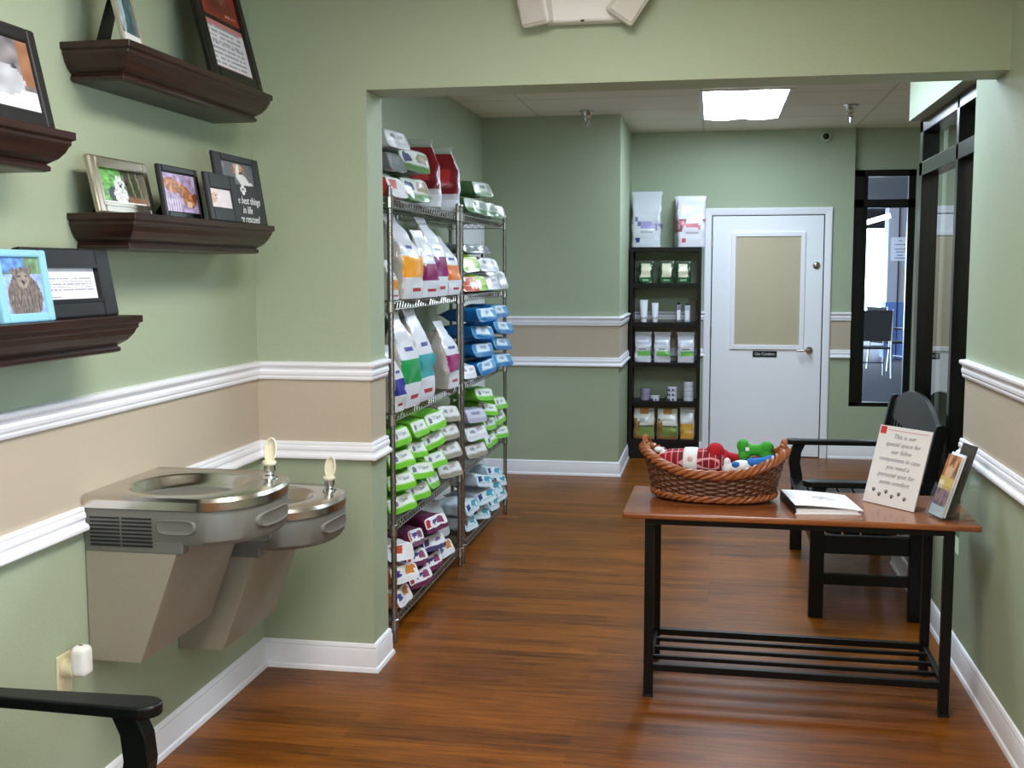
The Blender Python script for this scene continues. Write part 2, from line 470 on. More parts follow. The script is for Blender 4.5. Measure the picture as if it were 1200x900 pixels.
lettering('engraving', 'Cat Comfort', 0.031, sg, M['inkwhite'], (0, -0.0045, 0), (PI / 2, 0, 0), space=1)

d = tag(bpy.data.objects.new('door_2', None), kind='structure'); COL.objects.link(d); d.location = (XL, 8.06, 0)
m = MB(); m.box(0.0, 0.010, -0.43, 0.43, 0.008, 2.0); m.build('door_leaf', M['door'], d)
m = MB()
for sy in (-1, 1): m.box(0.0, 0.018, sy * 0.462 - 0.028, sy * 0.462 + 0.028, 0, 2.05)
m.box(0.0, 0.018, -0.49, 0.49, 2.0, 2.05); m.build('door_frame', M['trim'], d, bevel=0.003)
for hz in (0.3, 1.0, 1.72):
    m = MB(); m.lathe([(0.010, -0.05), (0.010, 0.05)], (0.016, 0.40, hz), 10); m.build('hinge', M['blackplastic'], d)

# ---------------------------------------------------------------- windows
wn = tag(bpy.data.objects.new('window_1', None), kind='structure'); COL.objects.link(wn); wn.location = (0, YB, 0)
m = MB()
fy0, fy1 = 0.035, 0.085
m.box(1.13, 1.215, fy0, fy1, 0.44, 2.40); m.box(1.215, 1.245, fy0 + .02, fy1, 0.44, 2.40)
m.box(1.562, 1.62, fy0, fy1, 0.44, 2.40)
m.box(1.13, 1.62, fy0, fy1, 0.44, 0.475); m.box(1.13, 1.62, fy0, fy1, 2.345, 2.40); m.box(1.13, 1.62, fy0, fy1, 2.09, 2.16)
m.build('window_frame', M['bronze'], wn, bevel=0.003)
m = MB(); m.box(1.2, 1.56, 0.058, 0.064, 0.46, 2.11); m.box(1.2, 1.56, 0.058, 0.064, 2.14, 2.37)
m.build('window_pane', M['glass'], wn)

wn = tag(bpy.data.objects.new('window_2', None), kind='structure'); COL.objects.link(wn); wn.location = (XR, 0, 0)
m = MB()
a0, a1 = 0.062, 0.165     # frame depth behind the wall face
m.box(a0, a1, YS - 0.055, YS + 0.03, 0.44, 2.347)
m.box(a0, a1, YE, YE + 0.05, 0.44, 2.347)
m.box(a0, a1, 5.27, 5.32, 0.44, 2.347)
m.box(a0 - 0.0, a1, YE, YS + 0.03, 2.285, 2.347)
m.box(a0, a1, YE, YS + 0.03, 2.065, 2.135)
m.box(a0, a1, YE, YS + 0.03, 0.44, 0.49)
m.build('window_frame', M['bronze'], wn, bevel=0.003)
m = MB(); gx = 0.104
for y0, y1 in ((YE + .03, 5.29), (5.30, YS - .03)):
    m.box(gx, gx + .006, y0, y1, 0.47, 2.09); m.box(gx, gx + .006, y0, y1, 2.11, 2.30)
m.build('window_pane', M['glass'], wn)
wn = tag(bpy.data.objects.new('window_3', None), kind='structure'); COL.objects.link(wn); wn.location = (XR, 0, 0)
m = MB()
for y in (WY0, (WY0 + WY1) / 2 - .025, WY1 - .05): m.box(.08, .15, y, y + .05, WZ0, WZ1)
m.box(.08, .15, WY0, WY1, WZ0, WZ0 + .05); m.box(.08, .15, WY0, WY1, WZ1 - .05, WZ1)
m.build('window_frame', M['bronze'], wn, bevel=0.003)
m = MB(); m.box(.11, .116, WY0 + .03, WY1 - .03, WZ0 + .03, WZ1 - .03); m.build('window_pane', M['glass'], wn)
m = MB(); m.box(-.03, .08, WY0 - .04, WY1 + .04, WZ0 - .03, WZ0); m.build('window_sill', M['trim'], wn, bevel=.004)
# added dark walls keep the space behind the storefront glazing unlit
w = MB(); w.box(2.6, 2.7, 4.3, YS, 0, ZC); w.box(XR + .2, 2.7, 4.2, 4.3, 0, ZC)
struct('wall_dark_block', w, M['patio_dark'])

# ---------------------------------------------------------------- covered patio beyond the back window
p = MB(); p.box(-4, 9, 9.94, 34, -0.1, -0.02); struct('floor_patio', p, M['patio_floor'])
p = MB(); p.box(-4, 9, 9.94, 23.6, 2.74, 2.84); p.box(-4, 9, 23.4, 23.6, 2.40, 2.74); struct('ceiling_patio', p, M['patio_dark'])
p = MB(); p.box(3.08, 3.46, 21.2, 21.7, -0.02, 2.74, 0); p.box(3.06, 3.48, 21.18, 21.72, -0.02, 1.0, 1)
p.box(3.25, 3.27, 21.17, 21.19, -0.02, 2.74, 2)
struct('wall_patio_pillar', p, [M['patio_wall'], M['patio_blue'], M['patio_dark']])

w = MB(); w.box(4.7, 4.8, 9.94, 23.6, -.02, 2.74); struct('wall_light_block', w, M['patio_dark'])  # unseen wall added to keep side daylight off the patio
# patio things seen through the glass
def patio_chair(label, loc, rz):
    t = thing('patio_chair', label, 'chair', loc, rz, 'patio chairs outside the window')
    for sx in (-1, 1):
        m = MB(); m.tube([(sx * .25, -.22, 0), (sx * .25, -.24, .62), (sx * .25, -.18, .66), (sx * .25, .22, .68)], .016, 8); m.build('leg', M['alu'], t, smooth=True)
        m = MB(); m.tube([(sx * .25, .26, 0), (sx * .25, .22, .45), (sx * .25, .28, 1.02)], .016, 8); m.build('leg', M['alu'], t, smooth=True)
    m = MB(); m.box(-.24, .24, -.22, .22, .43, .46); m.build('seat', M['patio_dark'], t, bevel=.008)
    m = MB(); m.obox((0, .255, .78), (.48, .02, .46), (R(-8), 0, 0)); m.build('backrest', M['patio_dark'], t, bevel=.005)
    m = MB(); m.tube([(-.25, -.22, .2), (.25, -.22, .2)], .012, 8); m.build('stretcher', M['alu'], t)
    return t
patio_chair('dark patio chair with bare metal frame, partly cut by the window edge', (2.33, 17.5, -.02), R(186))
patio_chair('metal patio chair standing in front of the blue-based pillar outside', (2.83, 18.9, -.02), R(120))
t = MB(); t.box(-.17, .17, -.035, .035, -.03, .03); t = t.build('ceiling_tube_lamp', M['tubelight'], None, loc=(2.10, 15.5, 2.24), rot=(0, R(-16), R(10)))
tag(t, 'bright fluorescent tube lamp under the dark patio roof', 'lamp')
m = MB(); m.box(-.16, .16, -.004, 0, -.21, .21)
nt_ = m.build('notice_sign', M['white'], None, loc=(3.28, 21.165, 1.95)); tag(nt_, 'white paper notice taped on the pale pillar outside the window', 'notice')
for k, (z, wd) in enumerate(((.15, .06), (.08, .18), (0, .2), (-.05, .16), (-.11, .1), (-.16, .18))):
    b = MB(); b.box(-wd / 2, wd / 2, -.0055, -.0045, z - .008, z + .008); b.build('text_line', M['ink'], nt_)

# ------------------------------------------------------------------ ceiling fixtures
def troffer(label, loc, lens, w=0.56, l=1.24):
    t = thing('ceiling_light', label, 'ceiling light', loc)
    m = MB()
    for a, b, cc, dd in ((-w / 2 - .03, -w / 2, -l / 2 - .03, l / 2 + .03), (w / 2, w / 2 + .03, -l / 2 - .03, l / 2 + .03), (-w / 2, w / 2, -l / 2 - .03, -l / 2), (-w / 2, w / 2, l / 2, l / 2 + .03)):
        m.box(a, b, cc, dd, -.006, .0)
    m.build('frame', M['fixture'], t)
    m = MB(); nx = 24; rings = []
    for j in (0, 1):
        y = -l / 2 + j * l
        rings.append([Vector((-w / 2 + w * i / nx, y, -.004 - .012 * abs(math.sin(2 * PI * i / nx)))) for i in range(nx + 1)])
    m.loft(rings, caps=False, cyc=False)
    m.build('lens', lens, t, smooth=80)
    return t
troffer('glowing rectangular troffer light in the ceiling beyond the opening', (0.187, 8.24, ZC - .001), M['lens'], .55, 1.36)
troffer('unseen fill light added behind the header, over the wire racks', (.187, 5.55, ZC - .001), M['lensfill'], .55, 1.24)  # unseen troffer added to even out the far room
troffer('ceiling light of the front room, above the drinking fountain', (-.35, 2.45, ZC - .001), M['lenswarm'])
troffer('unseen fill light added to the front room ceiling, above the visitor', (-.35, 0.0, ZC - .001), M['lenswarm'])  # unseen troffer added as general fill for the front room
troffer('unseen fill light added at the very end of the front room', (-.35, -2.0, ZC - .001), M['lenswarm'])  # another unseen troffer, added behind the camera for fill

def sprinkler(label, x, y):
    t = thing('sprinkler', label, 'sprinkler', (x, y, ZC), 0, 'ceiling sprinklers'); t.scale = (1.25, 1.25, 1.2)
    m = MB(); m.lathe([(.045, -.0), (.045, -.006), (.034, -.010), (.030, -.022), (.022, -.032)], n=20); m.build('escutcheon', M['chrome'], t, smooth=True)
    m = MB(); m.lathe([(.020, -.03), (.022, -.05), (.016, -.058), (.018, -.07), (.010, -.075)], n=14); m.build('body', M['chrome'], t, smooth=True)
    m = MB()
    for sx in (-1, 1): m.tube([(sx * .013, 0, -.07), (sx * .02, 0, -.09), (sx * .006, 0, -.112)], .0035, 6)
    m.lathe([(.004, -.07), (.003, -.112)], n=8); m.build('arms', M['chrome'], t)
    m = MB(); m.lathe([(.02, -.114), (.006, -.110)], n=14); m.build('deflector', M['chrome'], t)
sprinkler('chrome ceiling sprinkler in front of the green column wall', -.925, 8.3)
sprinkler('chrome ceiling sprinkler between the troffer light and the dark window frame', .93, 8.35)

t = thing('security_camera', 'small round security camera high on the wall above the white door', 'camera', (.89, YB, 2.672))
m = MB(); m.lathe([(.05, 0), (.05, -.012), (.045, -.022), (.02, -.03)], n=20, axis='y'); m.build('housing', M['green'], t, smooth=True)
m = MB(); m.ell((0, -.024, 0), (.026, .024, .026)); m.build('lens', M['blackplastic'], t, smooth=True)

# emergency light on the header
t = thing('emergency_light', 'white twin-head emergency light mounted on the green header', 'emergency light', (-.475, YP, 2.55))
m = MB(); m.prism([(-.135, -.085), (.135, -.085), (.15, -.05), (.15, .085), (-.15, .085), (-.15, -.05)], 'y', -.062, 0)
m.build('housing', M['beigeplastic'], t, bevel=.010, seg=3)
m = MB(); m.box(-.006, .006, -.064, -.055, -.084, -.079); m.build('test_button', M['slot'], t)
for sx, ang in ((-1, R(-7)), (1, R(33))):
    m = MB(); m.box(-.055, .055, -.055, .045, -.07, .07)
    hd = m.build('lamp_head', M['beigeplastic'], t, bevel=.012, seg=3, loc=(sx * .165, -.055, -.02), rot=(R(12), ang * 1.0, R(sx * 14)))
    m = MB(); m.box(-.047, .047, -.062, -.053, -.062, .062); m.build('lamp_lens', M['lampface'], hd, bevel=.006)

# ------------------------------------------------------------------ printed pictures
def picture(name, w, h, fn, nx, ny, parent, loc, rot=(0, 0, 0)):
    """flat printed sheet in the local XZ plane facing -Y; fn(u, v) gives an sRGB colour, v upward"""
    m = MB(); vs = []; fs = []; cs = []
    for j in range(ny + 1):
        for i in range(nx + 1): vs.append((-w / 2 + w * i / nx, 0, h * j / ny))
    for j in range(ny):
        for i in range(nx):
            k = j * (nx + 1) + i; fs.append((k, k + 1, k + nx + 2, k + nx + 1)); cs.append(rgb(*fn((i + .5) / nx, (j + .5) / ny)))
    m.add(vs, fs, 0, cs)
    o = m.build(name, M['printpaper'], parent, loc=loc, rot=rot)
    return o
def inside(u, v, cu, cv, ru, rv, a=0.0):
    x, y = u - cu, v - cv; x, y = x * math.cos(a) + y * math.sin(a), -x * math.sin(a) + y * math.cos(a)
    return (x / ru) ** 2 + (y / rv) ** 2 < 1
def nz(u, v, s=6.0, o=0.0): return noise.noise(Vector((u * s, v * s, o)))
def shade(c, k): return tuple(max(0, min(255, x * k)) for x in c)

def pic_white_dog(u, v):
    if v < .13: return (240, 240, 240)
    bg = (104, 168, 84) if u < .52 else (70, 78, 62)
    bg = shade(bg, 1 + .5 * nz(u, v, 12))
    if u > .55 and abs((u - .55 - .22 * (v - .5) * -.4) % .16 - .03) < .014: bg = (150, 140, 120)
    if u > .6 and v < .28: bg = (138, 106, 84)
    if inside(u, v, .3, .3, .10, .22): bg = (48, 56, 62)
    if inside(u, v, .46, .3, .15, .24) or inside(u, v, .46, .58, .11, .16) or inside(u, v, .43, .74, .03, .08) or inside(u, v, .50, .74, .03, .08):
        bg = shade((216, 224, 226), 1 + .25 * nz(u, v, 15, 3))
        if inside(u, v, .47, .53, .025, .04) or inside(u, v, .43, .61, .014, .02) or inside(u, v, .51, .61, .014, .02): bg = (40, 44, 52)
    return bg
def pic_golden(u, v):
    c = shade((168, 148, 186), 1 + .35 * nz(u, v, 9))
    if v < .35 and u < .5 and int(u * 26) % 2: c = (214, 206, 226)
    if inside(u, v, .28, .68, .30, .19, -.25) or inside(u, v, .62, .52, .22, .17, -.8) or inside(u, v, .74, .30, .16, .15, -.7):
        c = shade((170, 112, 72), 1 + .5 * nz(u, v, 11, 2))
        if inside(u, v, .74, .22, .10, .09, -.6): c = (224, 188, 160)
        if inside(u, v, .82, .15, .035, .04): c = (46, 34, 40)
    elif inside(u, v, .88, .34, .09, .2, -.4): c = (118, 66, 40)
    return c
def pic_pale_dog(u, v):
    c = shade((226, 216, 222), 1 + .06 * nz(u, v, 4))
    if inside(u, v, .2, .62, .15, .22) or inside(u, v, .14, .4, .12, .2): c = shade((216, 176, 150), 1 + .3 * nz(u, v, 10))
    if inside(u, v, .27, .58, .03, .04): c = (90, 60, 56)
    return c
def pic_beagle(u, v):
    c = shade((84, 88, 98), 1 + .2 * nz(u, v, 8))
    if inside(u, v, .06, .8, .06, .1): c = (150, 110, 110)
    if inside(u, v, .62, .26, .16, .34, .45) or inside(u, v, .8, .14, .14, .06, -.3): c = (222, 222, 224)
    if inside(u, v, .50, .70, .18, .25): c = (196, 160, 132)
    if inside(u, v, .50, .70, .05, .26, -.1) or inside(u, v, .55, .55, .08, .10): c = (234, 226, 220)
    if inside(u, v, .36, .66, .05, .2) or inside(u, v, .68, .68, .05, .18): c = (138, 90, 64)
    if inside(u, v, .58, .56, .05, .06) or inside(u, v, .44, .74, .02, .03) or inside(u, v, .58, .74, .02, .03): c = (30, 24, 26)
    return c
def pic_terrier(u, v):
    c = (96, 140, 204) if v > .72 and u < .62 else ((110, 140, 104) if v > .7 else (150, 176, 220))
    c = shade(c, 1 + .3 * nz(u, v, 9))
    if inside(u, v, .52, .28, .42, .42) or inside(u, v, .5, .62, .24, .20) or inside(u, v, .30, .74, .06, .08, .5) or inside(u, v, .70, .76, .06, .09, -.5):
        c = shade((112, 101, 98), 1 + .55 * nz(u * 3, v, 12, 5))
        if inside(u, v, .52, .6, .15, .15): c = shade((150, 136, 128), 1 + .35 * nz(u, v, 18))
        if inside(u, v, .52, .56, .04, .03) or inside(u, v, .43, .66, .03, .02) or inside(u, v, .60, .66, .03, .02): c = (38, 32, 34)
    return c
def pic_grey_pet(u, v):
    c = (226, 226, 232) if v < .28 else shade((128, 124, 128), 1 + .35 * nz(u, v, 6))
    if u > .84 and v > .34: c = shade((150, 106, 78), 1 + .2 * nz(u, v, 6))
    if inside(u, v, .55, .40, .30, .22): c = shade((178, 180, 188), 1 + .22 * nz(u, v, 5))
    if inside(u, v, .74, .60, .03, .03): c = (52, 56, 72)
    return c
def pic_red_card(u, v):
    if v < .46:
        if v > .41 or v < .03: return (196, 120, 124)
        if .08 < u < .9 and int(v * 46) % 2 == 0 and nz(u * 8, v, 5, int(v * 46)) > -.22: return (156, 158, 174)
        return (222, 222, 232)
    if v < .50: return (18, 16, 16)
    c = shade((146, 40, 26), 1 + .6 * nz(u, v, 4, 1))
    if v > .86: c = shade((86, 66, 56), 1 + .4 * nz(u, v, 7))
    if inside(u, v, .14, .93, .07, .06): c = (222, 200, 170)
    if inside(u, v, .62, .78, .12, .12, .5): c = shade((120, 82, 74), 1 + .3 * nz(u, v, 9))
    if .62 < u < .9 and .535 < v < .56 and int(u * 50) % 3: c = (230, 170, 150)
    return c
def pic_text_sheet(u, v):
    rows = (.66, .58, .50, .42, .34); 
    for k, r in enumerate(rows):
        if abs(v - r) < .018 and .08 < u < .93 and nz(u * 9, r * 30, 4) > -.25: return (160, 158, 180)
    if abs(v - .14) < .018 and .08 < u < .32: return (170, 168, 186)
    return (240, 240, 248)
def pic_teal(u, v):
    c = shade((52, 84, 92), 1 + .5 * nz(u, v, 8))
    if inside(u, v, .25, .45, .2, .35): c = shade((150, 168, 176), 1 + .3 * nz(u, v, 9))
    if v < .1: c = (210, 212, 214)
    return c

def frame_thing(name, label, x0, y0, y1, zb, h, tilt, border, depth, fm, pics, easel=True, yaw=0.0, inner=None, group='picture frames on the wall shelves'):
    """frame facing +X, bottom front edge at x0 between y0 and y1, leaning back by tilt degrees"""
    w = y1 - y0
    t = bpy.data.objects.new(name, None); COL.objects.link(t)
    t.location = (x0, (y0 + y1) / 2, zb + .001); t.rotation_euler = Euler((R(-tilt), 0, R(90 + yaw)))
    tag(t, label, 'picture frame', group)
    bl, br, bb, bt = border
    m = MB()
    def bar(a, b, e, g): m.box(a, b, 0, depth, e, g)
    bar(-w / 2, -w / 2 + bl, 0, h); bar(w / 2 - br, w / 2, 0, h); bar(-w / 2 + bl, w / 2 - br, 0, bb); bar(-w / 2 + bl, w / 2 - br, h - bt, h)
    m.build('moulding', fm, t, bevel=min(.006, depth * .3), seg=2)
    if inner:
        m = MB(); e = .006
        for a, b, c_, d_ in ((-w / 2 + bl - e, -w / 2 + bl + .004, bb - e, h - bt + e), (w / 2 - br - .004, w / 2 - br + e, bb - e, h - bt + e), (-w / 2 + bl, w / 2 - br, bb - e, bb + .004), (-w / 2 + bl, w / 2 - br, h - bt - .004, h - bt + e)):
            m.box(a, b, -.002, depth * .6, c_, d_)
        m.build('inner_lip', inner, t)
    m = MB(); m.box(-w / 2 + bl * .6, w / 2 - br * .6, depth * .7, depth * .95, bb * .6, h - bt * .6); m.build('backing', M['black'], t)
    if easel:
        m = MB(); s = math.sin(R(tilt)); L = h * .62
        yb = min(.06 + L * s * .6, .075)
        m.add([(-.03, depth, L), (.03, depth, L), (.03, depth + .003, L), (-.03, depth + .003, L), (-.04, depth + yb, .012 + yb * math.tan(R(tilt))), (.04, depth + yb, .012 + yb * math.tan(R(tilt))), (.04, depth + yb + .003, .012 + yb * math.tan(R(tilt))), (-.04, depth + yb + .003, .012 + yb * math.tan(R(tilt)))],
              [(0, 1, 2, 3), (4, 5, 6, 7), (0, 1, 5, 4), (1, 2, 6, 5), (2, 3, 7, 6), (3, 0, 4, 7)])
        m.build('easel_back', M['black'], t)
    for (nm, pw, ph, px_, pz, fn, nx, ny) in pics:
        picture(nm, pw, ph, fn, nx, ny, t, (px_, depth * .45, pz))
    return t

# ------------------------------------------------------------------ floating shelves
SHP = [(0.0, 0.0), (0.0, -.018), (.008, -.022), (.008, -.032), (.012, -.036), (.018, -.050), (.030, -.066), (.044, -.076), (.050, -.079), (.050, -.083), (.044, -.086), (.044, -.096), (.056, -.100)]
def wall_shelf(label, y0, y1, zt, depth=.205):
    m = MB(); rings = []
    for d_, z in SHP:
        rings.append([Vector((XL + .001, y0 + d_, zt + z)), Vector((XL + depth - d_, y0 + d_, zt + z)), Vector((XL + depth - d_, y1 - d_, zt + z)), Vector((XL + .001, y1 - d_, zt + z))])
    m.loft(rings)
    for i, p_ in enumerate(m.v): m.v[i] = p_ - Vector((XL, (y0 + y1) / 2, zt))
    o = m.build('wall_shelf', M['espresso'], None, loc=(XL, (y0 + y1) / 2, zt), bevel=.0015, seg=1)
    return tag(o, label, 'shelf', 'dark moulded wall shelves')
ZSA, ZSB, ZSC, ZSD = 2.203, 1.742, 1.922, 1.462
wall_shelf('topmost dark moulded shelf, holding the red-photo black frame', 2.865, 3.87, ZSA)
wall_shelf('dark moulded shelf under the topmost one, holding four dog photo frames', 2.865, 3.86, ZSB)
wall_shelf('dark moulded shelf cut by the picture edge, holding one grey pet photo', 1.60, 2.59, ZSC)
wall_shelf('lowest dark moulded shelf, holding the sky-blue frame', 1.87, 2.87, ZSD, .215)

frame_thing('picture_frame', 'tall black frame with a red photo above a printed card, on the topmost shelf', -1.575, 3.44, 3.843, ZSA, .45, 14, (.052, .048, .045, .04), .022, M['black'],
            [('photo', .303, .365, 0, .043, pic_red_card, 30, 44)])
frame_thing('picture_frame', 'clear-edged frame with a teal photo at the end of the topmost shelf', -1.585, 2.89, 3.03, ZSA, .26, 14, (.008, .008, .008, .008), .014, M['silverframe'],
            [('photo', .126, .246, 0, .007, pic_teal, 20, 28)], yaw=6)
frame_thing('picture_frame', 'silver frame with a white dog photo on the second shelf', -1.655, 2.868, 3.185, ZSB, .165, 12, (.03, .03, .028, .03), .02, M['silverframe'],
            [('photo', .259, .109, 0, .027, pic_white_dog, 40, 26)], inner=M['silverframe'])
frame_thing('picture_frame', 'black frame with a reclining golden dog photo beside the silver frame', -1.60, 3.135, 3.395, ZSB, .16, 9, (.022, .022, .02, .022), .014, M['black'],
            [('photo', .218, .12, 0, .019, pic_golden, 40, 26)])
frame_thing('picture_frame', 'small charcoal frame with a pale square photo next to the golden dog', -1.559, 3.355, 3.59, ZSB, .155, 9, (.03, .05, .045, .05), .012, M['charcoal'],
            [('photo', .157, .064, -.01, .043, pic_pale_dog, 18, 14)], easel=False)
t = frame_thing('picture_frame', 'charcoal frame with a beagle photo, white paw print and script words', -1.578, 3.485, 3.858, ZSB, .235, 9, (.06, .05, .135, .025), .012, M['charcoal'],
            [('photo', .265, .078, .005, .133, pic_beagle, 40, 16)])
lettering('lettering', 'the best things', .037, t, M['inkwhite'], (.03, -.0012, .080), (PI / 2, 0, 0), shear=.35)
lettering('lettering', 'in life', .037, t, M['inkwhite'], (.02, -.0012, .047), (PI / 2, 0, 0), shear=.35)
lettering('lettering', 'are rescued', .037, t, M['inkwhite'], (.02, -.0012, .016), (PI / 2, 0, 0), shear=.35)
m = MB()
for (a, b, ra, rb) in ((0, 0, .012, .009), (-.017, .010, .0055, .008), (-.006, .020, .0055, .008), (.007, .020, .0055, .008), (.018, .010, .0055, .008)):
    m.lathe([(1, -.0005), (1, .0)], n=14, axis='y')
    for i in range(len(m.v) - 28, len(m.v)):
        q = m.v[i]; m.v[i] = Vector((a + q.x * ra, q.y, b + q.z * rb))
m.build('paw_print', M['inkwhite'], t, loc=(.01, -.0012, .108))
frame_thing('picture_frame', 'dark frame with a grey pet photo on the shelf cut by the picture edge', -1.585, 2.2, 2.555, ZSC, .245, 12, (.035, .035, .04, .035), .018, M['charcoal'],
            [('photo', .287, .172, 0, .039, pic_grey_pet, 36, 28)])
frame_thing('picture_frame', 'sky-blue frame with a shaggy terrier photo on the lowest shelf', -1.575, 2.30, 2.505, ZSD, .172, 8, (.025, .025, .022, .018), .016, M['skyblue'],
            [('photo', .157, .134, 0, .021, pic_terrier, 36, 40)])
frame_thing('picture_frame', 'wide charcoal frame with a white text page behind the sky-blue frame', -1.607, 2.46, 2.86, ZSD, .182, 10, (.07, .07, .045, .048), .026, M['charcoal'],
            [('text_page', .262, .091, 0, .044, pic_text_sheet, 80, 44)], inner=M['black'])

# ------------------------------------------------------------------ drinking fountain (two joined units)
def fountain_unit(parent, oy, oz, grille):
    """one bi-level unit; local frame: x out from the wall, y along it"""
    W, XS, XF = .475, .375, .50
    def outline(off=0.0, n=30):
        cx = .40
        pts = [(0.0, (W / 2 - off) * (1 - 2 * k / 10)) for k in range(1, 10)]
        pts += [((.345 - off) * k / 8, -W / 2 + off) for k in range(9)]
        for i in range(n + 1):
            a = math.sin(PI / 2 * (-1 + 2 * i / n))
            yy = a * (W / 2 - off)
            xx = .352 - off + (XF - .352) * max(0, 1 - abs(a) ** 2.3) ** .62
            pts.append((xx, yy))
        pts += [((.345 - off) * (8 - k) / 8, W / 2 - off) for k in range(9)]
        return pts
    def ring(off, z): return [Vector((max(0, x), y + oy, z + oz)) for x, y in outline(off)]
    # grey moulded head
    m = MB(); m.loft([ring(.040, .805), ring(.012, .812), ring(.004, .825), ring(.002, .900), ring(.006, .912)])
    hd = m.build('head', M['greyplastic'], parent, smooth=35)
    # side skirt with louvres
    m = MB(); m.box(0, .30, oy - W / 2 + .006, oy - W / 2 + .05, oz + .785, oz + .83); m.build('skirt', M['greyplastic'], parent, bevel=.006)
    if grille:
        m = MB()
        for k in range(8):
            for s_ in (0, 1):
                m.box(.022 + s_ * .098, .112 + s_ * .098, oy - W / 2 - .0005, oy - W / 2 + .02, oz + .806 + k * .0112, oz + .8105 + k * .0112)
        m.build('grille', M['slot'], hd)
    # push bars
    def pad(pts_c, name):
        mm = MB(); mm.loft(pts_c); return mm.build(name, M['greyplastic'], parent, smooth=50)
    n = 16; pr = []
    for i in range(n):
        a = 2 * PI * i / n
        ex = .058 * (abs(math.cos(a)) ** .5) * (1 if math.cos(a) > 0 else -1); ez = .021 * (abs(math.sin(a)) ** .6) * (1 if math.sin(a) > 0 else -1)
        pr.append((ex, ez))
    pad([[Vector((.285 + x * k, oy - W / 2 - dy, oz + .866 + z * k)) for x, z in pr] for dy, k in ((-.004, 1.05), (.002, 1.04), (.005, .95), (.003, .86), (.003, .4))], 'push_bar')
    ol = outline(0)
    def on_front(s):   # point on the bow front by y
        a = s / (W / 2); return .352 + (XF - .352) * max(0, 1 - abs(a) ** 2.3) ** .62
    pad([[Vector((on_front(-.03 + x * 1.6 * k) + dx, oy - .03 + x * 1.6 * k, oz + .866 + z * 1.05 * k)) for x, z in pr] for dx, k in ((-.006, 1.05), (.002, 1.04), (.005, .95), (.003, .85), (.003, .3))], 'push_bar')
    # stainless basin: rim band, flat deck, sunk bowl
    m = MB()
    b = lambda off, z: ring(off, z)
    rings = [b(.004, .910), b(-.002, .914), b(-.003, .938), b(.004, .948), b(.016, .951)]
    def bowl(scale, z):
        out = []
        for x, y in outline(.016):
            x = max(0, x)
            cxb, cyb = .225, -.020
            tx, ty = (x - cxb), (y - cyb)
            a = math.atan2(ty, tx); ex, ey = .170 * scale, .172 * scale
            out.append(Vector((cxb + ex * math.cos(a), oy + cyb + ey * math.sin(a), oz + z)))
        return out
    rings += [bowl(1.10, .951), bowl(1.04, .950), bowl(1.0, .945), bowl(.93, .925), bowl(.80, .912), bowl(.4, .906), bowl(.1, .904)]
    m.loft(rings); m.build('basin', M['steel'], parent, smooth=35)
    m = MB(); m.lathe([(.024, .0), (.022, .004), (.004, .003)], (.225, oy - .02, oz + .9045), 18); m.build('drain', M['chrome'], parent, smooth=True)
    # bubbler on the rim
    bx, by = .425, oy + .105
    m = MB(); m.lathe([(.026, .0), (.024, .010), (.015, .014), (.014, .020), (.019, .024), (.019, .042), (.014, .044)], (bx, by, oz + .948), 18)
    bb = m.build('bubbler', M['chrome'], parent, smooth=True)
    m = MB()
    m.lathe([(.017, .0), (.022, .006), (.020, .012), (.008, .016)], (bx, by, oz + .990), 16)
    loop = [(bx + .002 + .018 * math.cos(q), by + .006 + .010 * math.sin(q), oz + 1.034 + .036 * math.sin(q)) for q in [2 * PI * k / 24 for k in range(24)]]
    m.tube(loop, .0032, 6, closed=True)
    n0 = len(m.v)
    m.add([Vector(p_) for p_ in loop] + [Vector((p_[0], p_[1] + .008, p_[2])) for k, p_ in enumerate(loop)],
          [(k, (k + 1) % 24, 24 + (k + 1) % 24, 24 + k) for k in range(24)] + [tuple(range(24, 48))])
    m.build('mouth_guard', M['bubbler'], bb, smooth=True)
    # vinyl clad pedestal
    m = MB()
    yl, yr = oy - W / 2 + .008, oy + W / 2 - .008
    top, bot = oz + .80, oz + .462
    vs = [(0, yl, top), (.285, yl, top), (.285, yr, top), (0, yr, top), (0, yl, bot), (.16, yl, bot), (.16, yr, bot), (0, yr, bot)]
    m.add(vs, [(3, 2, 1, 0), (4, 5, 6, 7), (0, 1, 5, 4), (1, 2, 6, 5), (2, 3, 7, 6), (3, 0, 4, 7)])
    m.build('pedestal', M['granite'], parent, bevel=.004)
t = thing('drinking_fountain', 'steel and grey bi-level drinking fountain on beige pedestals beside the floating shelves', 'drinking fountain', (XL + .002, 3.117, 0))
fountain_unit(t, 0, 0, True)
fountain_unit(t, .54, -.147, False)
m = MB(); m.box(0.0, .10, .17, .37, .70, .80); m.build('joining_bracket', M['greyplastic'], t)  # bracket joining the two fountain units
# outlet with plug-in freshener
t = thing('wall_outlet', 'almond wall outlet with a brown-stained lower socket', 'outlet', (XL, 2.755, .47))
m = MB(); m.box(0, .006, -.035, .035, -.058, .058); m.build('cover_plate', M['cream'], t, bevel=.004)
m = MB(); m.lathe([(.017, .005), (.017, .010)], (0, 0, -.022), 16, 'x'); m.build('socket', M['cream'], t)
t = thing('air_freshener', 'white plug-in air freshener in the almond outlet', 'air freshener', (XL + .007, 2.755, .50))
m = MB(); m.lathe([(.024, 0), (.026, .006), (.025, .03), (.02, .034)], (0, 0, -.012), 18, 'x'); m.build('plug', M['cream'], t, smooth=True)
m = MB(); m.obox((.052, 0, .012), (.05, .05, .088), (0, 0, 0)); m.build('body', M['whiteplastic'], t, bevel=.018, seg=4)
m = MB(); m.ell((.05, 0, .0555), (.008, .005, .002)); m.build('outlet_hole', M['slot'], t)
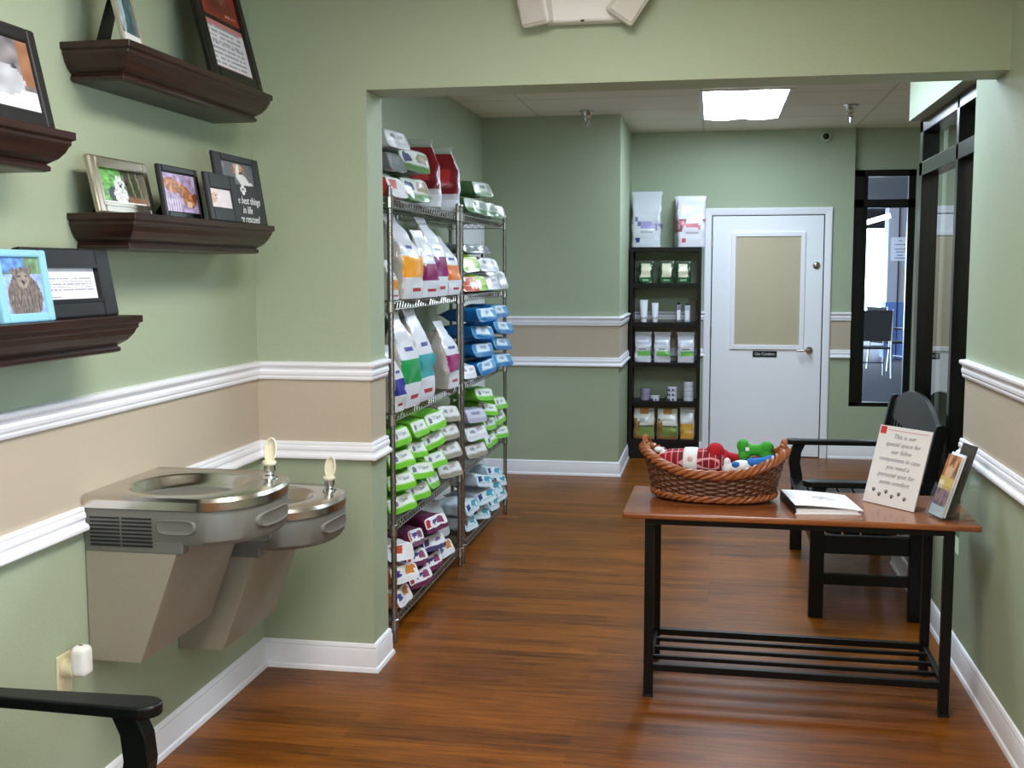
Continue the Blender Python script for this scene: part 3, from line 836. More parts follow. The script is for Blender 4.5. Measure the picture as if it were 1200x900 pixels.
# ------------------------------------------------------------------ wire racks
RXF, RXB = -1.318, -1.672
LEV = (1.880, 1.450, .975, .505, .095)
def wire_rack(label, y0, y1):
    t = thing('wire_rack', label, 'shelving rack', ((RXF + RXB) / 2, (y0 + y1) / 2, 0), 0, 'chrome wire racks')
    hx, hy = (RXF - RXB) / 2, (y1 - y0) / 2
    pm = MB(); prof = [(.008, 0), (.013, .004), (.013, .03)]
    z = .03
    while z < 1.9:
        prof += [(.0125, z + .0215), (.0105, z + .0225), (.0105, z + .0245), (.0125, z + .0255)]; z += .0255
    prof += [(.0125, 1.925), (.009, 1.93)]
    pm.lathe(prof, n=12)
    pme = pm.mesh('post', [M['postm']])
    pme.polygons.foreach_set('use_smooth', [True] * len(pme.polygons)); pme.set_sharp_from_angle(angle=R(50))
    for sx in (-1, 1):
        for sy in (-1, 1):
            o = bpy.data.objects.new('post', pme); COL.objects.link(o); o.parent = t; o.location = (sx * hx, sy * hy, 0)
    sm = MB(); r = .0032; dz = .032
    ex, ey = hx - .012, hy - .012
    per = [(-ex, -ey), (ex, -ey), (ex, ey), (-ex, ey)]
    for zz in (0, -dz): sm.tube([(x, y, zz) for x, y in per], r, 6, closed=True)
    def zig(a, b):
        L = (Vector(b) - Vector(a)).length; n = max(4, int(L / .022)); pts = []
        for i in range(n + 1):
            p = Vector(a).lerp(Vector(b), i / n); pts.append((p.x, p.y, -dz + .003 if i % 2 else -.003))
        sm.tube(pts, .0024, 5)
    for i in range(4): zig((per[i][0], per[i][1], 0), (per[(i + 1) % 4][0], per[(i + 1) % 4][1], 0))
    for i in range(1, 4):
        sm.tube([(-ex + 2 * ex * i / 4, -ey, -.006), (-ex + 2 * ex * i / 4, ey, -.006)], r, 5)
    n = int(2 * ey / .026)
    for i in range(1, n): sm.tube([(-ex, -ey + 2 * ey * i / n, 0), (ex, -ey + 2 * ey * i / n, 0)], .0020, 4)
    for sx in (-1, 1):
        for sy in (-1, 1): sm.lathe([(.0135, -.042), (.0185, -.040), (.0165, .004), (.0135, .006)], (sx * hx, sy * hy, 0), 12)
    sme = sm.mesh('wire_shelf', [M['wire']])
    for zz in LEV:
        o = bpy.data.objects.new('wire_shelf', sme); COL.objects.link(o); o.parent = t; o.location = (0, 0, zz)
    return t
wire_rack('chrome wire rack beside the partition, stacked with green and purple bags', 4.515, 5.775)
wire_rack('chrome wire rack beside the alcove wall, stacked with blue bags', 5.850, 7.110)

# ------------------------------------------------------------------ bags
SLOPE = .45
def bag_mesh(name, w, d, h, fn, cap, seed=0, tall=False, nx=44, nz_=24, wr=None, neck=.22, ts=.55):
    wr = wr or (.012 if tall else .009)
    """gusseted bag: block end at z=0, crimped seal at z=h; front faces -Y.  fn(face, u, t), cap(u, v) -> sRGB"""
    m = MB(); rings = []
    def prof(t):
        if tall:
            th = 1.0 + .06 * math.sin(PI * min(1, t / ts)) if t < ts else max(.05, 1.0 - ((t - ts) / (.91 - ts)) ** 1.15)
            ww = 1.0 if t < .6 else 1.0 - neck * min(1, (t - .6) / .3)
            if t > .93: ww += .06 * (neck > 0)
        else:
            th = 1.0 + .06 * math.sin(PI * min(1, t / .68)) if t < .68 else max(.05, 1.0 - ((t - .68) / .26) ** 1.2)
            ww = .97 + .05 * math.sin(PI * min(1, t))
        return ww, th
    for j in range(nz_ + 1):
        t = j / nz_; ww, th = prof(t); ring = []
        for k in range(nx):
            a = 2 * PI * (k + .5) / nx; ca, sa = math.cos(a), math.sin(a)
            x = .5 * w * ww * math.copysign(abs(ca) ** .32, ca); y = .5 * d * th * math.copysign(abs(sa) ** .42, sa)
            q = Vector((x * 9, y * 9 + seed * 3.7, t * h * 9))
            amp = wr * (.3 + .7 * math.sin(PI * min(1, t * 1.1))) * (1 if t > .02 else .2)
            ridge = 1 - 2 * abs(noise.noise(q * 1.7 + Vector((2, seed, 4))))
            x += amp * (noise.noise(q) * 1.2 + .5 * noise.noise(q * 3)); y += amp * (noise.noise(q + Vector((5, 1, 9))) * 1.3 + .9 * (ridge - .5)) * (1 if th > .1 else .5)
            zz = t * h
            if not tall: zz += SLOPE * (d / 2 - y) * (1 - t) ** 2 + .01 * noise.noise(Vector((x * 14, y * 14, seed * 2.3))) * (1 - t)
            if tall and t > .72: y += .05 * d * ((t - .72) / .28) ** 2 * 4
            ring.append(Vector((x, y, zz)))
        rings.append(ring)
    n = nx; vs = [p for r_ in rings for p in r_]; fs = []; cs = []
    for j in range(nz_):
        ww, th = prof((j + .5) / nz_)
        for k in range(n):
            l = (k + 1) % n; fs.append((j * n + k, j * n + l, (j + 1) * n + l, (j + 1) * n + k))
            p = (rings[j][k] + rings[j][l] + rings[j + 1][k] + rings[j + 1][l]) / 4
            u = p.x / (w * ww) + .5
            face = 'side' if abs(u - .5) > .455 else ('front' if p.y < 0 or (th < .1 and k >= n // 2) else 'back')
            cs.append(rgb(*fn(face, u, (j + .5) / nz_)))
    m.add(vs, fs, 0, cs)
    m.add(rings[-1], [tuple(range(n))], 0, [rgb(*fn('back', .5, .99))])
    prev = rings[0]
    for s_ in (.9, .75, .6, .45, .3, .15):
        cur = [Vector((p.x * s_, p.y * s_, (0 if tall else SLOPE * (d / 2 - p.y * s_) + .012 * noise.noise(Vector((p.x * s_ * 14, p.y * s_ * 14, seed * 2.3)))))) for p in rings[0]]; fs = []; cs = []
        for k in range(n):
            l = (k + 1) % n; fs.append((k, n + k, n + l, l))
            p = (prev[k] + prev[l] + cur[k] + cur[l]) / 4; cs.append(rgb(*cap(p.x / w + .5, p.y / d + .5)))
        m.add(prev + cur, fs, 0, cs); prev = cur
    m.add(prev, [tuple(reversed(range(n)))], 0, [rgb(*cap(.5, .5))])
    import bmesh
    me = m.mesh(name, [M['printbag']])
    bm = bmesh.new(); bm.from_mesh(me); bmesh.ops.remove_doubles(bm, verts=bm.verts, dist=1e-6); bmesh.ops.recalc_face_normals(bm, faces=bm.faces); bm.to_mesh(me); bm.free()
    me.polygons.foreach_set('use_smooth', [True] * len(me.polygons)); me.set_sharp_from_angle(angle=R(60))
    return me

def cap_label(base_c, marks=(), edge=None, frame=.06):
    def fn(u, v):
        if edge and (abs(u - .5) > .5 - frame or abs(v - .5) > .5 - frame * 1.6): return edge
        for (u0, u1, v0, v1, c_) in marks:
            if u0 < u < u1 and v0 < v < v1: return c_
        return base_c
    return fn
def body(front, side, back=None, top=None, bands=()):
    def fn(face, u, t):
        if top and t > .9: return top
        if face == 'front':
            for (t0, t1, u0, u1, c_) in bands:
                if t0 < t < t1 and u0 < u < u1: return c_
            return front
        return side if face == 'side' else (back or side)
    return fn
W_ = (222, 222, 228)
def lying(key):
    D = {
        'green': ((112, 190, 48), (96, 172, 40), (232, 236, 232), [(.2, .36, .35, .75, (120, 124, 140)), (.42, .5, .3, .7, (196, 204, 200)), (.56, .78, .38, .68, (166, 176, 186))], (150, 206, 96)),
        'olive': ((132, 180, 40), (110, 150, 30), (206, 222, 150), [(.2, .5, .3, .7, (170, 196, 90))], (150, 190, 60)),
        'taupe': ((150, 140, 128), (136, 128, 120), (224, 224, 226), [(.2, .4, .3, .7, (150, 146, 150)), (.55, .8, .35, .65, (186, 180, 174))], (196, 190, 180)),
        'lilac': ((176, 172, 190), (160, 156, 178), (206, 206, 222), [(.25, .7, .3, .6, (150, 146, 176))], (186, 184, 204)),
        'purple': ((104, 34, 76), (96, 30, 66), (236, 236, 240), [(.06, .24, .15, .85, (190, 56, 66)), (.32, .5, .3, .75, (60, 66, 140)), (.58, .86, .2, .8, (142, 66, 110)), (.66, .8, .4, .7, (196, 132, 96))], None),
        'violet': ((70, 62, 110), (62, 54, 104), (232, 232, 240), [(.1, .3, .2, .8, (66, 60, 120)), (.5, .8, .3, .7, (120, 110, 160))], None),
        'amber': ((222, 222, 228), (206, 120, 60), (234, 232, 232), [(.1, .32, .25, .75, (60, 66, 140)), (.5, .9, .15, .85, (210, 130, 60)), (.62, .8, .3, .7, (226, 190, 150))], None),
        'ruby': ((226, 226, 230), (190, 60, 50), (232, 230, 232), [(.2, .6, .2, .8, (196, 70, 56))], None),
        'blue': ((24, 104, 160), (14, 84, 146), (214, 226, 238), [(.0, .24, .0, 1, (60, 140, 190)), (.42, .66, .3, .7, (150, 170, 200)), (.76, .92, .2, .8, (90, 150, 196))], (96, 160, 200)),
        'teal': ((206, 218, 228), (190, 204, 218), (232, 236, 242), [(.12, .34, .2, .8, (40, 70, 130)), (.55, .9, .2, .8, (70, 160, 186))], (150, 190, 206)),
        'white': ((216, 216, 222), (196, 198, 206), (236, 234, 238), [(.2, .45, .3, .7, (150, 150, 168)), (.6, .85, .3, .7, (196, 190, 200))], (206, 206, 212)),
        'grey': ((104, 108, 112), (98, 102, 108), (120, 124, 128), [], (98, 102, 106)),
        'greysilver': ((170, 172, 174), (160, 164, 168), (186, 188, 190), [], None),
        'forest': ((84, 124, 66), (92, 116, 84), (214, 218, 210), [(.15, .42, .25, .75, (66, 74, 108)), (.5, .9, .2, .8, (150, 132, 104))], (170, 176, 164)),
        'silvergreen': ((96, 130, 84), (84, 116, 76), (210, 216, 206), [(.4, .6, .3, .65, (60, 70, 72)), (.7, .92, .2, .8, (150, 160, 150))], (150, 166, 140)),
        'orangered': ((204, 84, 60), (196, 76, 54), (226, 180, 160), [(.2, .6, .2, .8, (206, 90, 60))], (204, 84, 60)),
    }
    return D[key]
MESH = {}
def get_bag(key, w, d, h, tall=False, seed=0, fn=None, cp=None, neck=.22, ts=.55):
    k = (key, w, d, h, seed)
    if k not in MESH:
        if fn is None:
            f_, s_, cb, mk, ed = lying(key); fn = body(f_, s_); cp = cap_label(cb, mk, ed); cp = (lambda c0, b0: (lambda u, v: b0 if v > .70 else c0(u, v / .70)))(cp, f_)
        MESH[k] = bag_mesh('pet_food_bag', w, d, h, fn, cp, seed, tall, neck=neck, ts=ts)
    return MESH[k]
LIE = Matrix(((0, 0, -1), (1, 0, 0), (0, -1, 0)))
def lie_bag(key, y, z, label, group, w=.2, d=.074, h=.27, xf=-1.305, yaw=0., roll=0., pitch=0., seed=None, cat='bag', name='treat_bag'):
    sd = RNG.randrange(4) if seed is None else seed
    o = bpy.data.objects.new(name, get_bag(key, w, d, h, False, sd)); COL.objects.link(o)
    rot = Matrix.Rotation(R(yaw), 3, 'Z') @ Matrix.Rotation(R(pitch), 3, 'Y') @ Matrix.Rotation(R(roll), 3, 'X') @ LIE
    o.rotation_euler = rot.to_euler(); o.location = (xf, y, z)
    return tag(o, label, cat, group)
LAYER = ('bottom layer', 'second layer', 'third layer', 'top layer')
def jit(a): return RNG.uniform(-a, a)

G = 'green treat bags on the fourth rack shelf'
colw = ('next to the near post', 'in the middle column', 'in the column by the grey-brown bags')
for ci, y in enumerate((4.70, 4.985, 5.27)):
    for k in range(4):
        if ci == 2 and k == 3: continue
        lie_bag('green', y + jit(.012), .563 + .0985 * k, 'bright green bag on the near rack, %s %s' % (LAYER[k], colw[ci]), G, w=.195, d=.070, yaw=-12 + jit(14), roll=jit(9), xf=-1.31 + jit(.012))
lie_bag('green', 5.285, .853, 'bright green bag tilted on top of the column by the grey-brown bags', G, w=.19, d=.078, yaw=-14, roll=4)
for k in range(3):
    lie_bag('taupe', 5.55 + jit(.01), .563 + .0985 * k, 'grey-brown bag with pale end label, %s beside the middle posts' % LAYER[k], 'grey-brown treat bags', w=.2, d=.074, yaw=-12 + jit(14), roll=jit(9))
lie_bag('taupe', 5.56, .853, 'grey-brown bag with curled white label on top of its column by the middle posts', 'grey-brown treat bags', w=.2, d=.078, yaw=-16, roll=-4)

P_ = 'purple labelled bags on the bottom rack shelf'
for (key, y, k, lab) in (
    ('amber', 4.68, 0, 'orange and white labelled bag on the bottom shelf, bottom layer behind the first post'),
    ('purple', 4.97, 0, 'maroon bag with large white label, bottom layer of the bottom shelf'),
    ('purple', 5.26, 0, 'maroon bag deep in the bottom layer, beside the orange-edged one'),
    ('amber', 5.54, 0, 'white and orange labelled bag in the bottom layer next to the middle posts'),
    ('amber', 4.69, 1, 'orange and white labelled bag, second layer behind the first post'),
    ('purple', 4.97, 1, 'maroon bag with white label, second layer of the bottom shelf'),
    ('violet', 5.26, 1, 'dark violet bag in the second layer of the bottom shelf'),
    ('ruby', 4.66, 2, 'white bag with red label stacked third behind the first post'),
    ('purple', 4.97, 2, 'maroon bag with white label, third layer under the green bags'),
    ('purple', 5.26, 2, 'small maroon bag turned to show grey side, top of the bottom shelf pile')):
    lie_bag(key, y + jit(.01), .154 + .0985 * k, lab, P_, w=.20, d=.070, yaw=-12 + jit(14), roll=jit(9), xf=-1.315 + jit(.012))
lie_bag('greysilver', 5.54, .30, 'round grey plastic bag lying on top of the orange-edged bag, bottom shelf', 'plain grey bags', w=.21, d=.17, xf=-1.35, yaw=-12)

B_ = 'blue bags on the third shelf of the far rack'
for ci, y in enumerate((6.30, 6.84)):
    for k in range(4):
        lie_bag('blue', y + jit(.02), 1.030 + .1005 * k, 'blue bag with white-and-blue end, %s of the %s blue stack' % (LAYER[k], ('nearer', 'farther')[ci]), B_, w=.27, d=.074, h=.28, yaw=-13 + jit(5), roll=jit(5), xf=-1.27 + jit(.02))
lie_bag('white', 6.02, 1.026, 'small white-labelled bag wedged beside the nearer blue stack', 'white bags on the far rack', w=.15, d=.07, yaw=-20)

N_ = 'green bags on the fourth shelf of the far rack'
for (key, y, k, lab) in (
    ('green', 6.60, 0, 'green bag with white label, bottom layer of the far rack fourth shelf'),
    ('green', 6.92, 0, 'green bag with white label, bottom layer toward the far post'),
    ('green', 6.60, 1, 'green bag with white label, second layer of the far rack fourth shelf'),
    ('green', 6.90, 1, 'green bag with white label, second layer toward the far post'),
    ('green', 6.52, 2, 'green bag with white label, third layer of the far rack fourth shelf'),
    ('green', 6.85, 2, 'green bag with white label, third layer toward the far post'),
    ('green', 6.42, 3, 'green bag alone on top of the far rack fourth shelf pile')):
    lie_bag(key, y + jit(.01), .563 + .0985 * k, lab, N_, w=.21, d=.070, yaw=-14 + jit(12), roll=jit(9), xf=-1.29 + jit(.015))
for k in range(3):
    lie_bag(('taupe', 'white', 'lilac')[k], 6.20 + jit(.01), .563 + .0985 * k, ('grey-brown bag at the bottom beside the middle posts, far rack', 'crumpled white bag under the lilac bag, far rack', 'lilac-grey bag on top beside the middle posts, far rack')[k], 'pale bags beside the middle posts', w=.24, d=.074, yaw=-16, roll=jit(4), xf=-1.30)

T_ = 'white and teal bags on the bottom shelf of the far rack'
for ci, y in enumerate((6.12, 6.40, 6.68, 6.95)):
    for k in range(3 if ci != 3 else 2):
        if ci == 0 and k == 2: continue
        lie_bag('teal', y + jit(.01), .154 + .0985 * k, 'white and teal bag, %s of the %s column from the middle posts, bottom shelf' % (LAYER[k], ('first', 'second', 'third', 'fourth')[ci]), T_, w=.19, d=.068, yaw=-18 + jit(12), roll=jit(10), xf=-1.31 + jit(.02))

lie_bag('orangered', 6.05, 1.509, 'orange-red bag on the far rack second shelf, beside the middle posts', 'mixed bags on the second shelf of the far rack', w=.22, d=.082, yaw=-12)
lie_bag('olive', 6.33, 1.509, 'lime green bag in the bottom layer of the far rack second shelf', 'mixed bags on the second shelf of the far rack', w=.22, d=.082, yaw=-14)
lie_bag('olive', 6.10, 1.616, 'lime green bag stacked over the orange-red bag', 'mixed bags on the second shelf of the far rack', w=.22, d=.082, yaw=-14, roll=3)
lie_bag('white', 6.64, 1.509, 'white bag in the bottom layer beside the lime green bag', 'mixed bags on the second shelf of the far rack', w=.24, d=.082, yaw=-16)
lie_bag('white', 6.60, 1.616, 'white bag stacked on another white bag, far rack second shelf', 'mixed bags on the second shelf of the far rack', w=.24, d=.082, yaw=-18, roll=-3)
lie_bag('greysilver', 6.90, 1.522, 'silver grey bag in the bottom layer near the far post', 'mixed bags on the second shelf of the far rack', w=.22, d=.11, yaw=-20)
lie_bag('grey', 6.36, 1.705, 'flat grey bag across the top of the far rack second shelf pile', 'mixed bags on the second shelf of the far rack', w=.46, d=.05, yaw=-8, xf=-1.33)

# top of the racks
Q = 'bags on top of the near rack'
lie_bag('ruby', 4.64, 1.932, 'white bag with red print at the bottom of the stack by the partition, rack top', Q, w=.21, d=.085, yaw=-6)
lie_bag('grey', 4.64, 2.036, 'dark grey bag in the middle of the stack by the partition, rack top', Q, w=.21, d=.075, yaw=-4)
lie_bag('white', 4.64, 2.130, 'white bag topping the stack by the partition, rack top', Q, w=.2, d=.075, yaw=-10)
lie_bag('forest', 4.965, 1.945, 'grey-sided bag with green edge and white label, lower one on the rack top', Q, w=.24, d=.105, yaw=-14)
lie_bag('forest', 4.955, 2.072, 'grey-sided bag with brown picture label, upper one on the rack top', Q, w=.24, d=.100, yaw=-18, roll=-3)
for (y, z, lab) in ((6.25, 1.942, 'silver and green bag on the far rack top beside the red bags'), (6.555, 1.942, 'silver and green bag, second of the bottom row on the far rack top'), (6.84, 1.942, 'silver and green bag at the outer end of the far rack top'), (6.44, 2.05, 'silver and green bag stacked highest on the far rack top')):
    lie_bag('silvergreen', y, z, lab, 'silver and green bags on the far rack top', w=.23, d=.082, yaw=-18 + jit(4), roll=jit(4))

def tall_bag(key, label, group, x, y, z, w, d, h, rz, fn, cp, lean=0., seed=0, name='pet_food_bag'):
    o = bpy.data.objects.new(name, get_bag(key, w, d, h, True, seed, fn, cp, .42, .46)); COL.objects.link(o)
    o.location = (x, y, z + .007); o.rotation_euler = (R(lean), 0, R(rz))
    return tag(o, label, 'bag', group)
def kibble(col, dark, logo=(176, 40, 44)):
    return body((216, 216, 224), (178, 174, 170), (170, 166, 162), (206, 204, 208), [
        (.24, .50, .0, 1., col), (.30, .44, .25, .7, dark), (.08, .14, .3, .72, logo), (.58, .64, .3, .6, (70, 74, 150))])
CW = cap_label((226, 226, 230))
K = 'tall dry food bags on the near rack'
ZT = LEV[1] + .002
tall_bag('o1', 'tallest white bag with orange panel, second shelf of the near rack', K, -1.40, 4.86, ZT, .255, .20, .375, 84, kibble((240, 158, 40), (206, 110, 24)), CW)
tall_bag('p1', 'shorter white bag with magenta panel beside the orange-panel bag', K, -1.35, 5.115, ZT, .215, .11, .31, 82, kibble((140, 34, 96), (196, 60, 110)), CW, seed=1)
tall_bag('p2', 'taller white bag with magenta panel behind the shorter magenta one', K, -1.385, 5.35, ZT, .215, .17, .38, 84, kibble((134, 34, 102), (190, 60, 120)), CW, seed=2)
tall_bag('o2', 'small white bag with orange panel beside the middle post', K, -1.375, 5.63, ZT, .20, .15, .30, 84, kibble((230, 122, 50), (170, 40, 60)), CW, seed=3)
tall_bag('o3', 'very small orange-fronted bag half hidden behind the first post', K, -1.36, 4.595, ZT, .12, .08, .17, 84, kibble((238, 150, 40), (220, 120, 30)), CW, seed=4)
ZT = LEV[2] + .002
tall_bag('b3', 'short white bag with dark blue panel at the first post', K, -1.36, 4.612, ZT, .13, .10, .28, 84, kibble((48, 48, 150), (80, 90, 190)), CW, seed=1)
tall_bag('g3', 'tall white bag with green panel, third shelf of the near rack', K, -1.375, 4.80, ZT, .22, .15, .42, 84, kibble((28, 150, 80), (60, 190, 90)), CW, seed=2)
tall_bag('t3', 'tall white bag with teal panel beside the green-panel bag', K, -1.37, 5.05, ZT, .22, .14, .43, 84, kibble((36, 160, 168), (90, 200, 206)), CW, seed=3)
tall_bag('m3', 'short rounded white bag with magenta panel beside the middle post', K, -1.37, 5.62, ZT, .20, .14, .34, 84, kibble((150, 38, 104), (190, 90, 150)), CW, seed=4)
for k in range(3):
    lie_bag('grey', 5.40, 1.04 + .128 * k, 'dark grey bag lying behind the tall bags on the third shelf, %s of three' % ('lowest', 'middle', 'topmost')[k], 'dark grey bags lying flat', w=.40, d=.108, h=.205, xf=-1.465, seed=k, yaw=0)
red_fn = body((122, 16, 28), (220, 218, 226), (214, 212, 218), (170, 172, 160), [(.0, .16, .0, 1., (222, 222, 230)), (.16, .24, .0, 1., (196, 190, 200)), (.36, .62, .3, .7, (176, 40, 44)), (.86, .95, .0, 1, (150, 156, 140))])
tall_bag('r1', 'glossy dark red bag nearer the partition, standing on the rack top', Q, -1.43, 5.46, LEV[0] + .002, .19, .14, .345, 16, red_fn, CW, lean=-4, seed=1)
tall_bag('r2', 'glossy dark red bag standing over the middle posts, rack top', Q, -1.44, 5.92, LEV[0] + .002, .19, .16, .36, 16, red_fn, CW, lean=-4, seed=2)

# ------------------------------------------------------------------ black-brown bookcase with goods
BX0, BX1, BY0, BY1 = -.688, -.100, 9.42, 9.675
t = thing('bookcase', 'narrow black-brown open bookcase between the column and the white door', 'bookcase', ((BX0 + BX1) / 2, (BY0 + BY1) / 2, 0))
def at(m): return m.xform(Matrix.Translation((-(BX0 + BX1) / 2, -(BY0 + BY1) / 2, 0)))
for x in (BX0, BX1 - .028):
    m = MB(); m.box(x, x + .028, BY0, BY1, 0, 1.77); at(m).build('side_panel', M['espresso_back'], t, bevel=.0015)
SH = (1.748, 1.452, 1.126, .790, .466, .142)
for z in SH:
    m = MB(); m.box(BX0 + .028, BX1 - .028, BY0 + .004, BY1, z - .014, z + .022); at(m).build('shelf', M['espresso_back'], t, bevel=.0015)
m = MB(); m.box(BX0 + .028, BX1 - .028, BY0 + .01, BY0 + .03, 0, .128); at(m).build('plinth', M['espresso_back'], t)
def stand_bag(key, label, group, x, z, w, d, h, fn, cp, y=9.50, seed=0, name='treat_bag', rz=0):
    o = bpy.data.objects.new(name, get_bag(key, w, d, h, True, seed, fn, cp, 0.02, .55)); COL.objects.link(o)
    o.location = (x, y, z + .003); o.rotation_euler = (0, 0, R(rz)); return tag(o, label, 'bag', group)
ZS = [z + .022 for z in SH]
def cluster(base_c, side_c, ink_c, dark_c, logo_c, o):
    def fn(face, u, t):
        c = base_c if face == 'front' else side_c
        k = nz(u * 1.3, t * 1.6, 5.5, o)
        if .30 < t < .56 and k > .02 + 2.5 * abs(t - .42): c = ink_c if k < .30 else dark_c
        if face != 'front': return c
        if .36 < t < .47 and .40 < u < .66: c = ink_c
        if .08 < t < .15 and .14 < u < .32: c = logo_c
        if .17 < t < .30 and int(t * 90) % 3 == 0 and .3 < u < .8 and nz(u * 6, t * 30, 3) > -.2: c = tuple(x * .8 for x in base_c)
        if .11 < t < .14 and .72 < u < .9: c = (96, 96, 130)
        return c
    return fn
lav = cluster((206, 210, 218), (196, 200, 210), (158, 148, 200), (110, 106, 140), (50, 58, 124), 1.7)
pnk = cluster((222, 220, 228), (206, 200, 210), (214, 132, 146), (150, 96, 110), (206, 84, 104), 6.3)
stand_bag('lav', 'large silvery bag with lavender print on top of the bookcase', None, -.555, 1.77, .245, .12, .46, lav, CW)
stand_bag('pnk', 'large white bag with pink print on top of the bookcase by the door', None, -.188, 1.77, .23, .12, .42, pnk, CW, y=9.505, seed=2, rz=4)
stand_bag('pnk', 'second pink-print bag tucked behind its twin on top of the bookcase', None, -.212, 1.77, .23, .05, .425, pnk, CW, y=9.635, seed=3)
grn = body((38, 78, 48), (34, 70, 44), (34, 70, 44), (96, 96, 84), [(.25, .86, .18, .82, (222, 218, 190)), (.32, .44, .22, .78, (206, 150, 84)), (.50, .56, .25, .75, (90, 90, 70)), (.62, .66, .35, .65, (120, 116, 96)), (.72, .76, .35, .65, (120, 116, 96)), (.08, .18, .4, .62, (120, 190, 130))])
for i, x in enumerate((-.557, -.385, -.250)):
    stand_bag('grn', ('green pouch with cream label nearest the column, upper bookcase shelf', 'middle green pouch with cream label, upper bookcase shelf', 'green pouch with cream label beside the door, upper bookcase shelf')[i], 'green pouches on the bookcase', x, ZS[1], .118, .06, .185 if i < 2 else .18, grn, CW, seed=i)
def tube(label, x, h, w, c, y=9.49, rot=0):
    t = thing('cream_tube', label, 'tube', (x, y, ZS[2] + .002), 0, 'tubes on the bookcase')
    m = MB(); rings = []
    for j in range(7):
        q = j / 6; a, b = .42 * w + .08 * w * q, (.40 * w) * (1 - q) + .003
        rings.append([Vector((a * math.cos(2 * PI * k / 18), b * math.sin(2 * PI * k / 18), .035 + (h - .035) * q)) for k in range(18)])
    m.loft(rings); m.build('body', c, t, smooth=True)
    m = MB(); m.lathe([(w * .36, 0), (w * .37, .032), (w * .30, .036)], n=18); m.build('cap', c, t, smooth=True)
    m = MB(); m.box(-w * .3, w * .3, -w * .42, -w * .40, .036, .041); m.build('print_band', M['ink'], t)
tube('taller white squeeze tube nearest the column, second bookcase shelf', -.572, .185, .068, M['tubes'])
tube('shorter white squeeze tube beside the taller one', -.478, .160, .058, M['tubes'])
def carton(label, x, w, h, c, rz):
    t = thing('spray_bottle', label, 'bottle', (x, 9.50, ZS[2] + .002), R(rz), 'slim bottles on the bookcase')
    m = MB(); m.box(-w / 2, w / 2, -.018, .018, 0, h); m.build('body', c, t, bevel=.006)
    m = MB(); m.lathe([(.012, h), (.012, h + .012), (.008, h + .02)], n=12); m.build('cap', M['blackplastic'], t)
    m = MB(); m.box(-w * .35, w * .35, -.0188, -.0182, .02, h * .7); m.build('label_print', M['white'], t)
M['slate'] = mat('slate_bottle', rgb(120, 124, 140), .4); M['paleblue'] = mat('pale_blue_bottle', rgb(176, 190, 206), .4)
carton('slim grey bottle with dark cap, second bookcase shelf', -.283, .04, .145, M['slate'], 4)
carton('slim pale blue bottle leaning by the grey one, second bookcase shelf', -.210, .045, .14, M['paleblue'], -6)
M['kraft'] = mat('kraft_brown', rgb(116, 104, 86), .7)
m = MB(); m.prism([(-.035, 0), (.035, 0), (.04, .19), (-.03, .20)], 'y', -.012, .012); o = m.build('paper_pouch', M['kraft'], None, loc=(-.172, 9.60, ZS[2] + .001), bevel=.004); tag(o, 'plain brown paper pouch behind the pale blue bottle', 'pouch')
wp = body((214, 216, 224), (190, 194, 204), (190, 194, 204), (224, 224, 230), [(.22, .38, .2, .95, (120, 196, 96)), (.40, .46, .25, .6, (110, 120, 130)), (.60, .66, .1, .9, (180, 186, 204)), (.74, .78, .1, .9, (176, 182, 200))])
for i, x in enumerate((-.576, -.415, -.220)):
    stand_bag('wp', ('white pouch with green print nearest the column, third bookcase shelf', 'white pouch with green print in the middle of the third bookcase shelf', 'white crumpled pouch with green print beside the door, third bookcase shelf')[i], 'white pouches on the bookcase', x, ZS[3], .14, .075, .25, wp, CW, seed=i)
def can(label, x, z, r, h, c, y=9.50):
    t = thing('food_can', label, 'can', (x, y, z), 0, 'small cans on the bookcase')
    m = MB(); m.lathe([(r * .93, 0), (r, .003), (r, h - .003), (r * .93, h)], n=20, mi=0); m.build('body', c, t, smooth=35)
    m = MB(); m.lathe([(r * .9, h), (r * .94, h + .0015), (r * .80, h + .001)], n=20); m.build('lid', M['chrome'], t)
def canprint():
    m, nt, p = newmat('can_label'); L = nt.links.new
    tc = nt.nodes.new('ShaderNodeTexCoord'); v = nt.nodes.new('ShaderNodeTexVoronoi'); v.inputs['Scale'].default_value = 34
    cr = nt.nodes.new('ShaderNodeValToRGB'); cr.color_ramp.elements[0].position = .34; cr.color_ramp.elements[0].color = rgb(52, 56, 92)
    cr.color_ramp.elements[1].position = .38; cr.color_ramp.elements[1].color = rgb(206, 208, 222)
    L(tc.outputs['Object'], v.inputs['Vector']); L(v.outputs['Distance'], cr.inputs[0]); L(cr.outputs[0], p.inputs['Base Color']); return m
M['canp'] = canprint(); M['canw'] = mat('pale_can', rgb(206, 206, 216), .4); M['canlilac'] = mat('lilac_can', rgb(150, 140, 168), .4, var=.3, vscale=60)
for k in range(2): can(('lilac can at the bottom of the short stack, fourth bookcase shelf', 'lilac can topping the short stack, fourth bookcase shelf')[k], -.553, ZS[4] + .001 + .052 * k, .040, .050, M['canlilac'])
can('single spotted can lying beside the lilac stack', -.472, ZS[4] + .001, .040, .048, M['canp'], 9.47)
for k in range(3): can('spotted white can, %s of the stack of three' % ('lowest', 'middle', 'topmost')[k], -.330, ZS[4] + .001 + .041 * k, .043, .039, M['canp'])
for k in range(4): can('plain pale can, %s of the stack of four beside the door' % ('lowest', 'second', 'third', 'topmost')[k], -.193, ZS[4] + .001 + .041 * k, .043, .039, M['canw'])
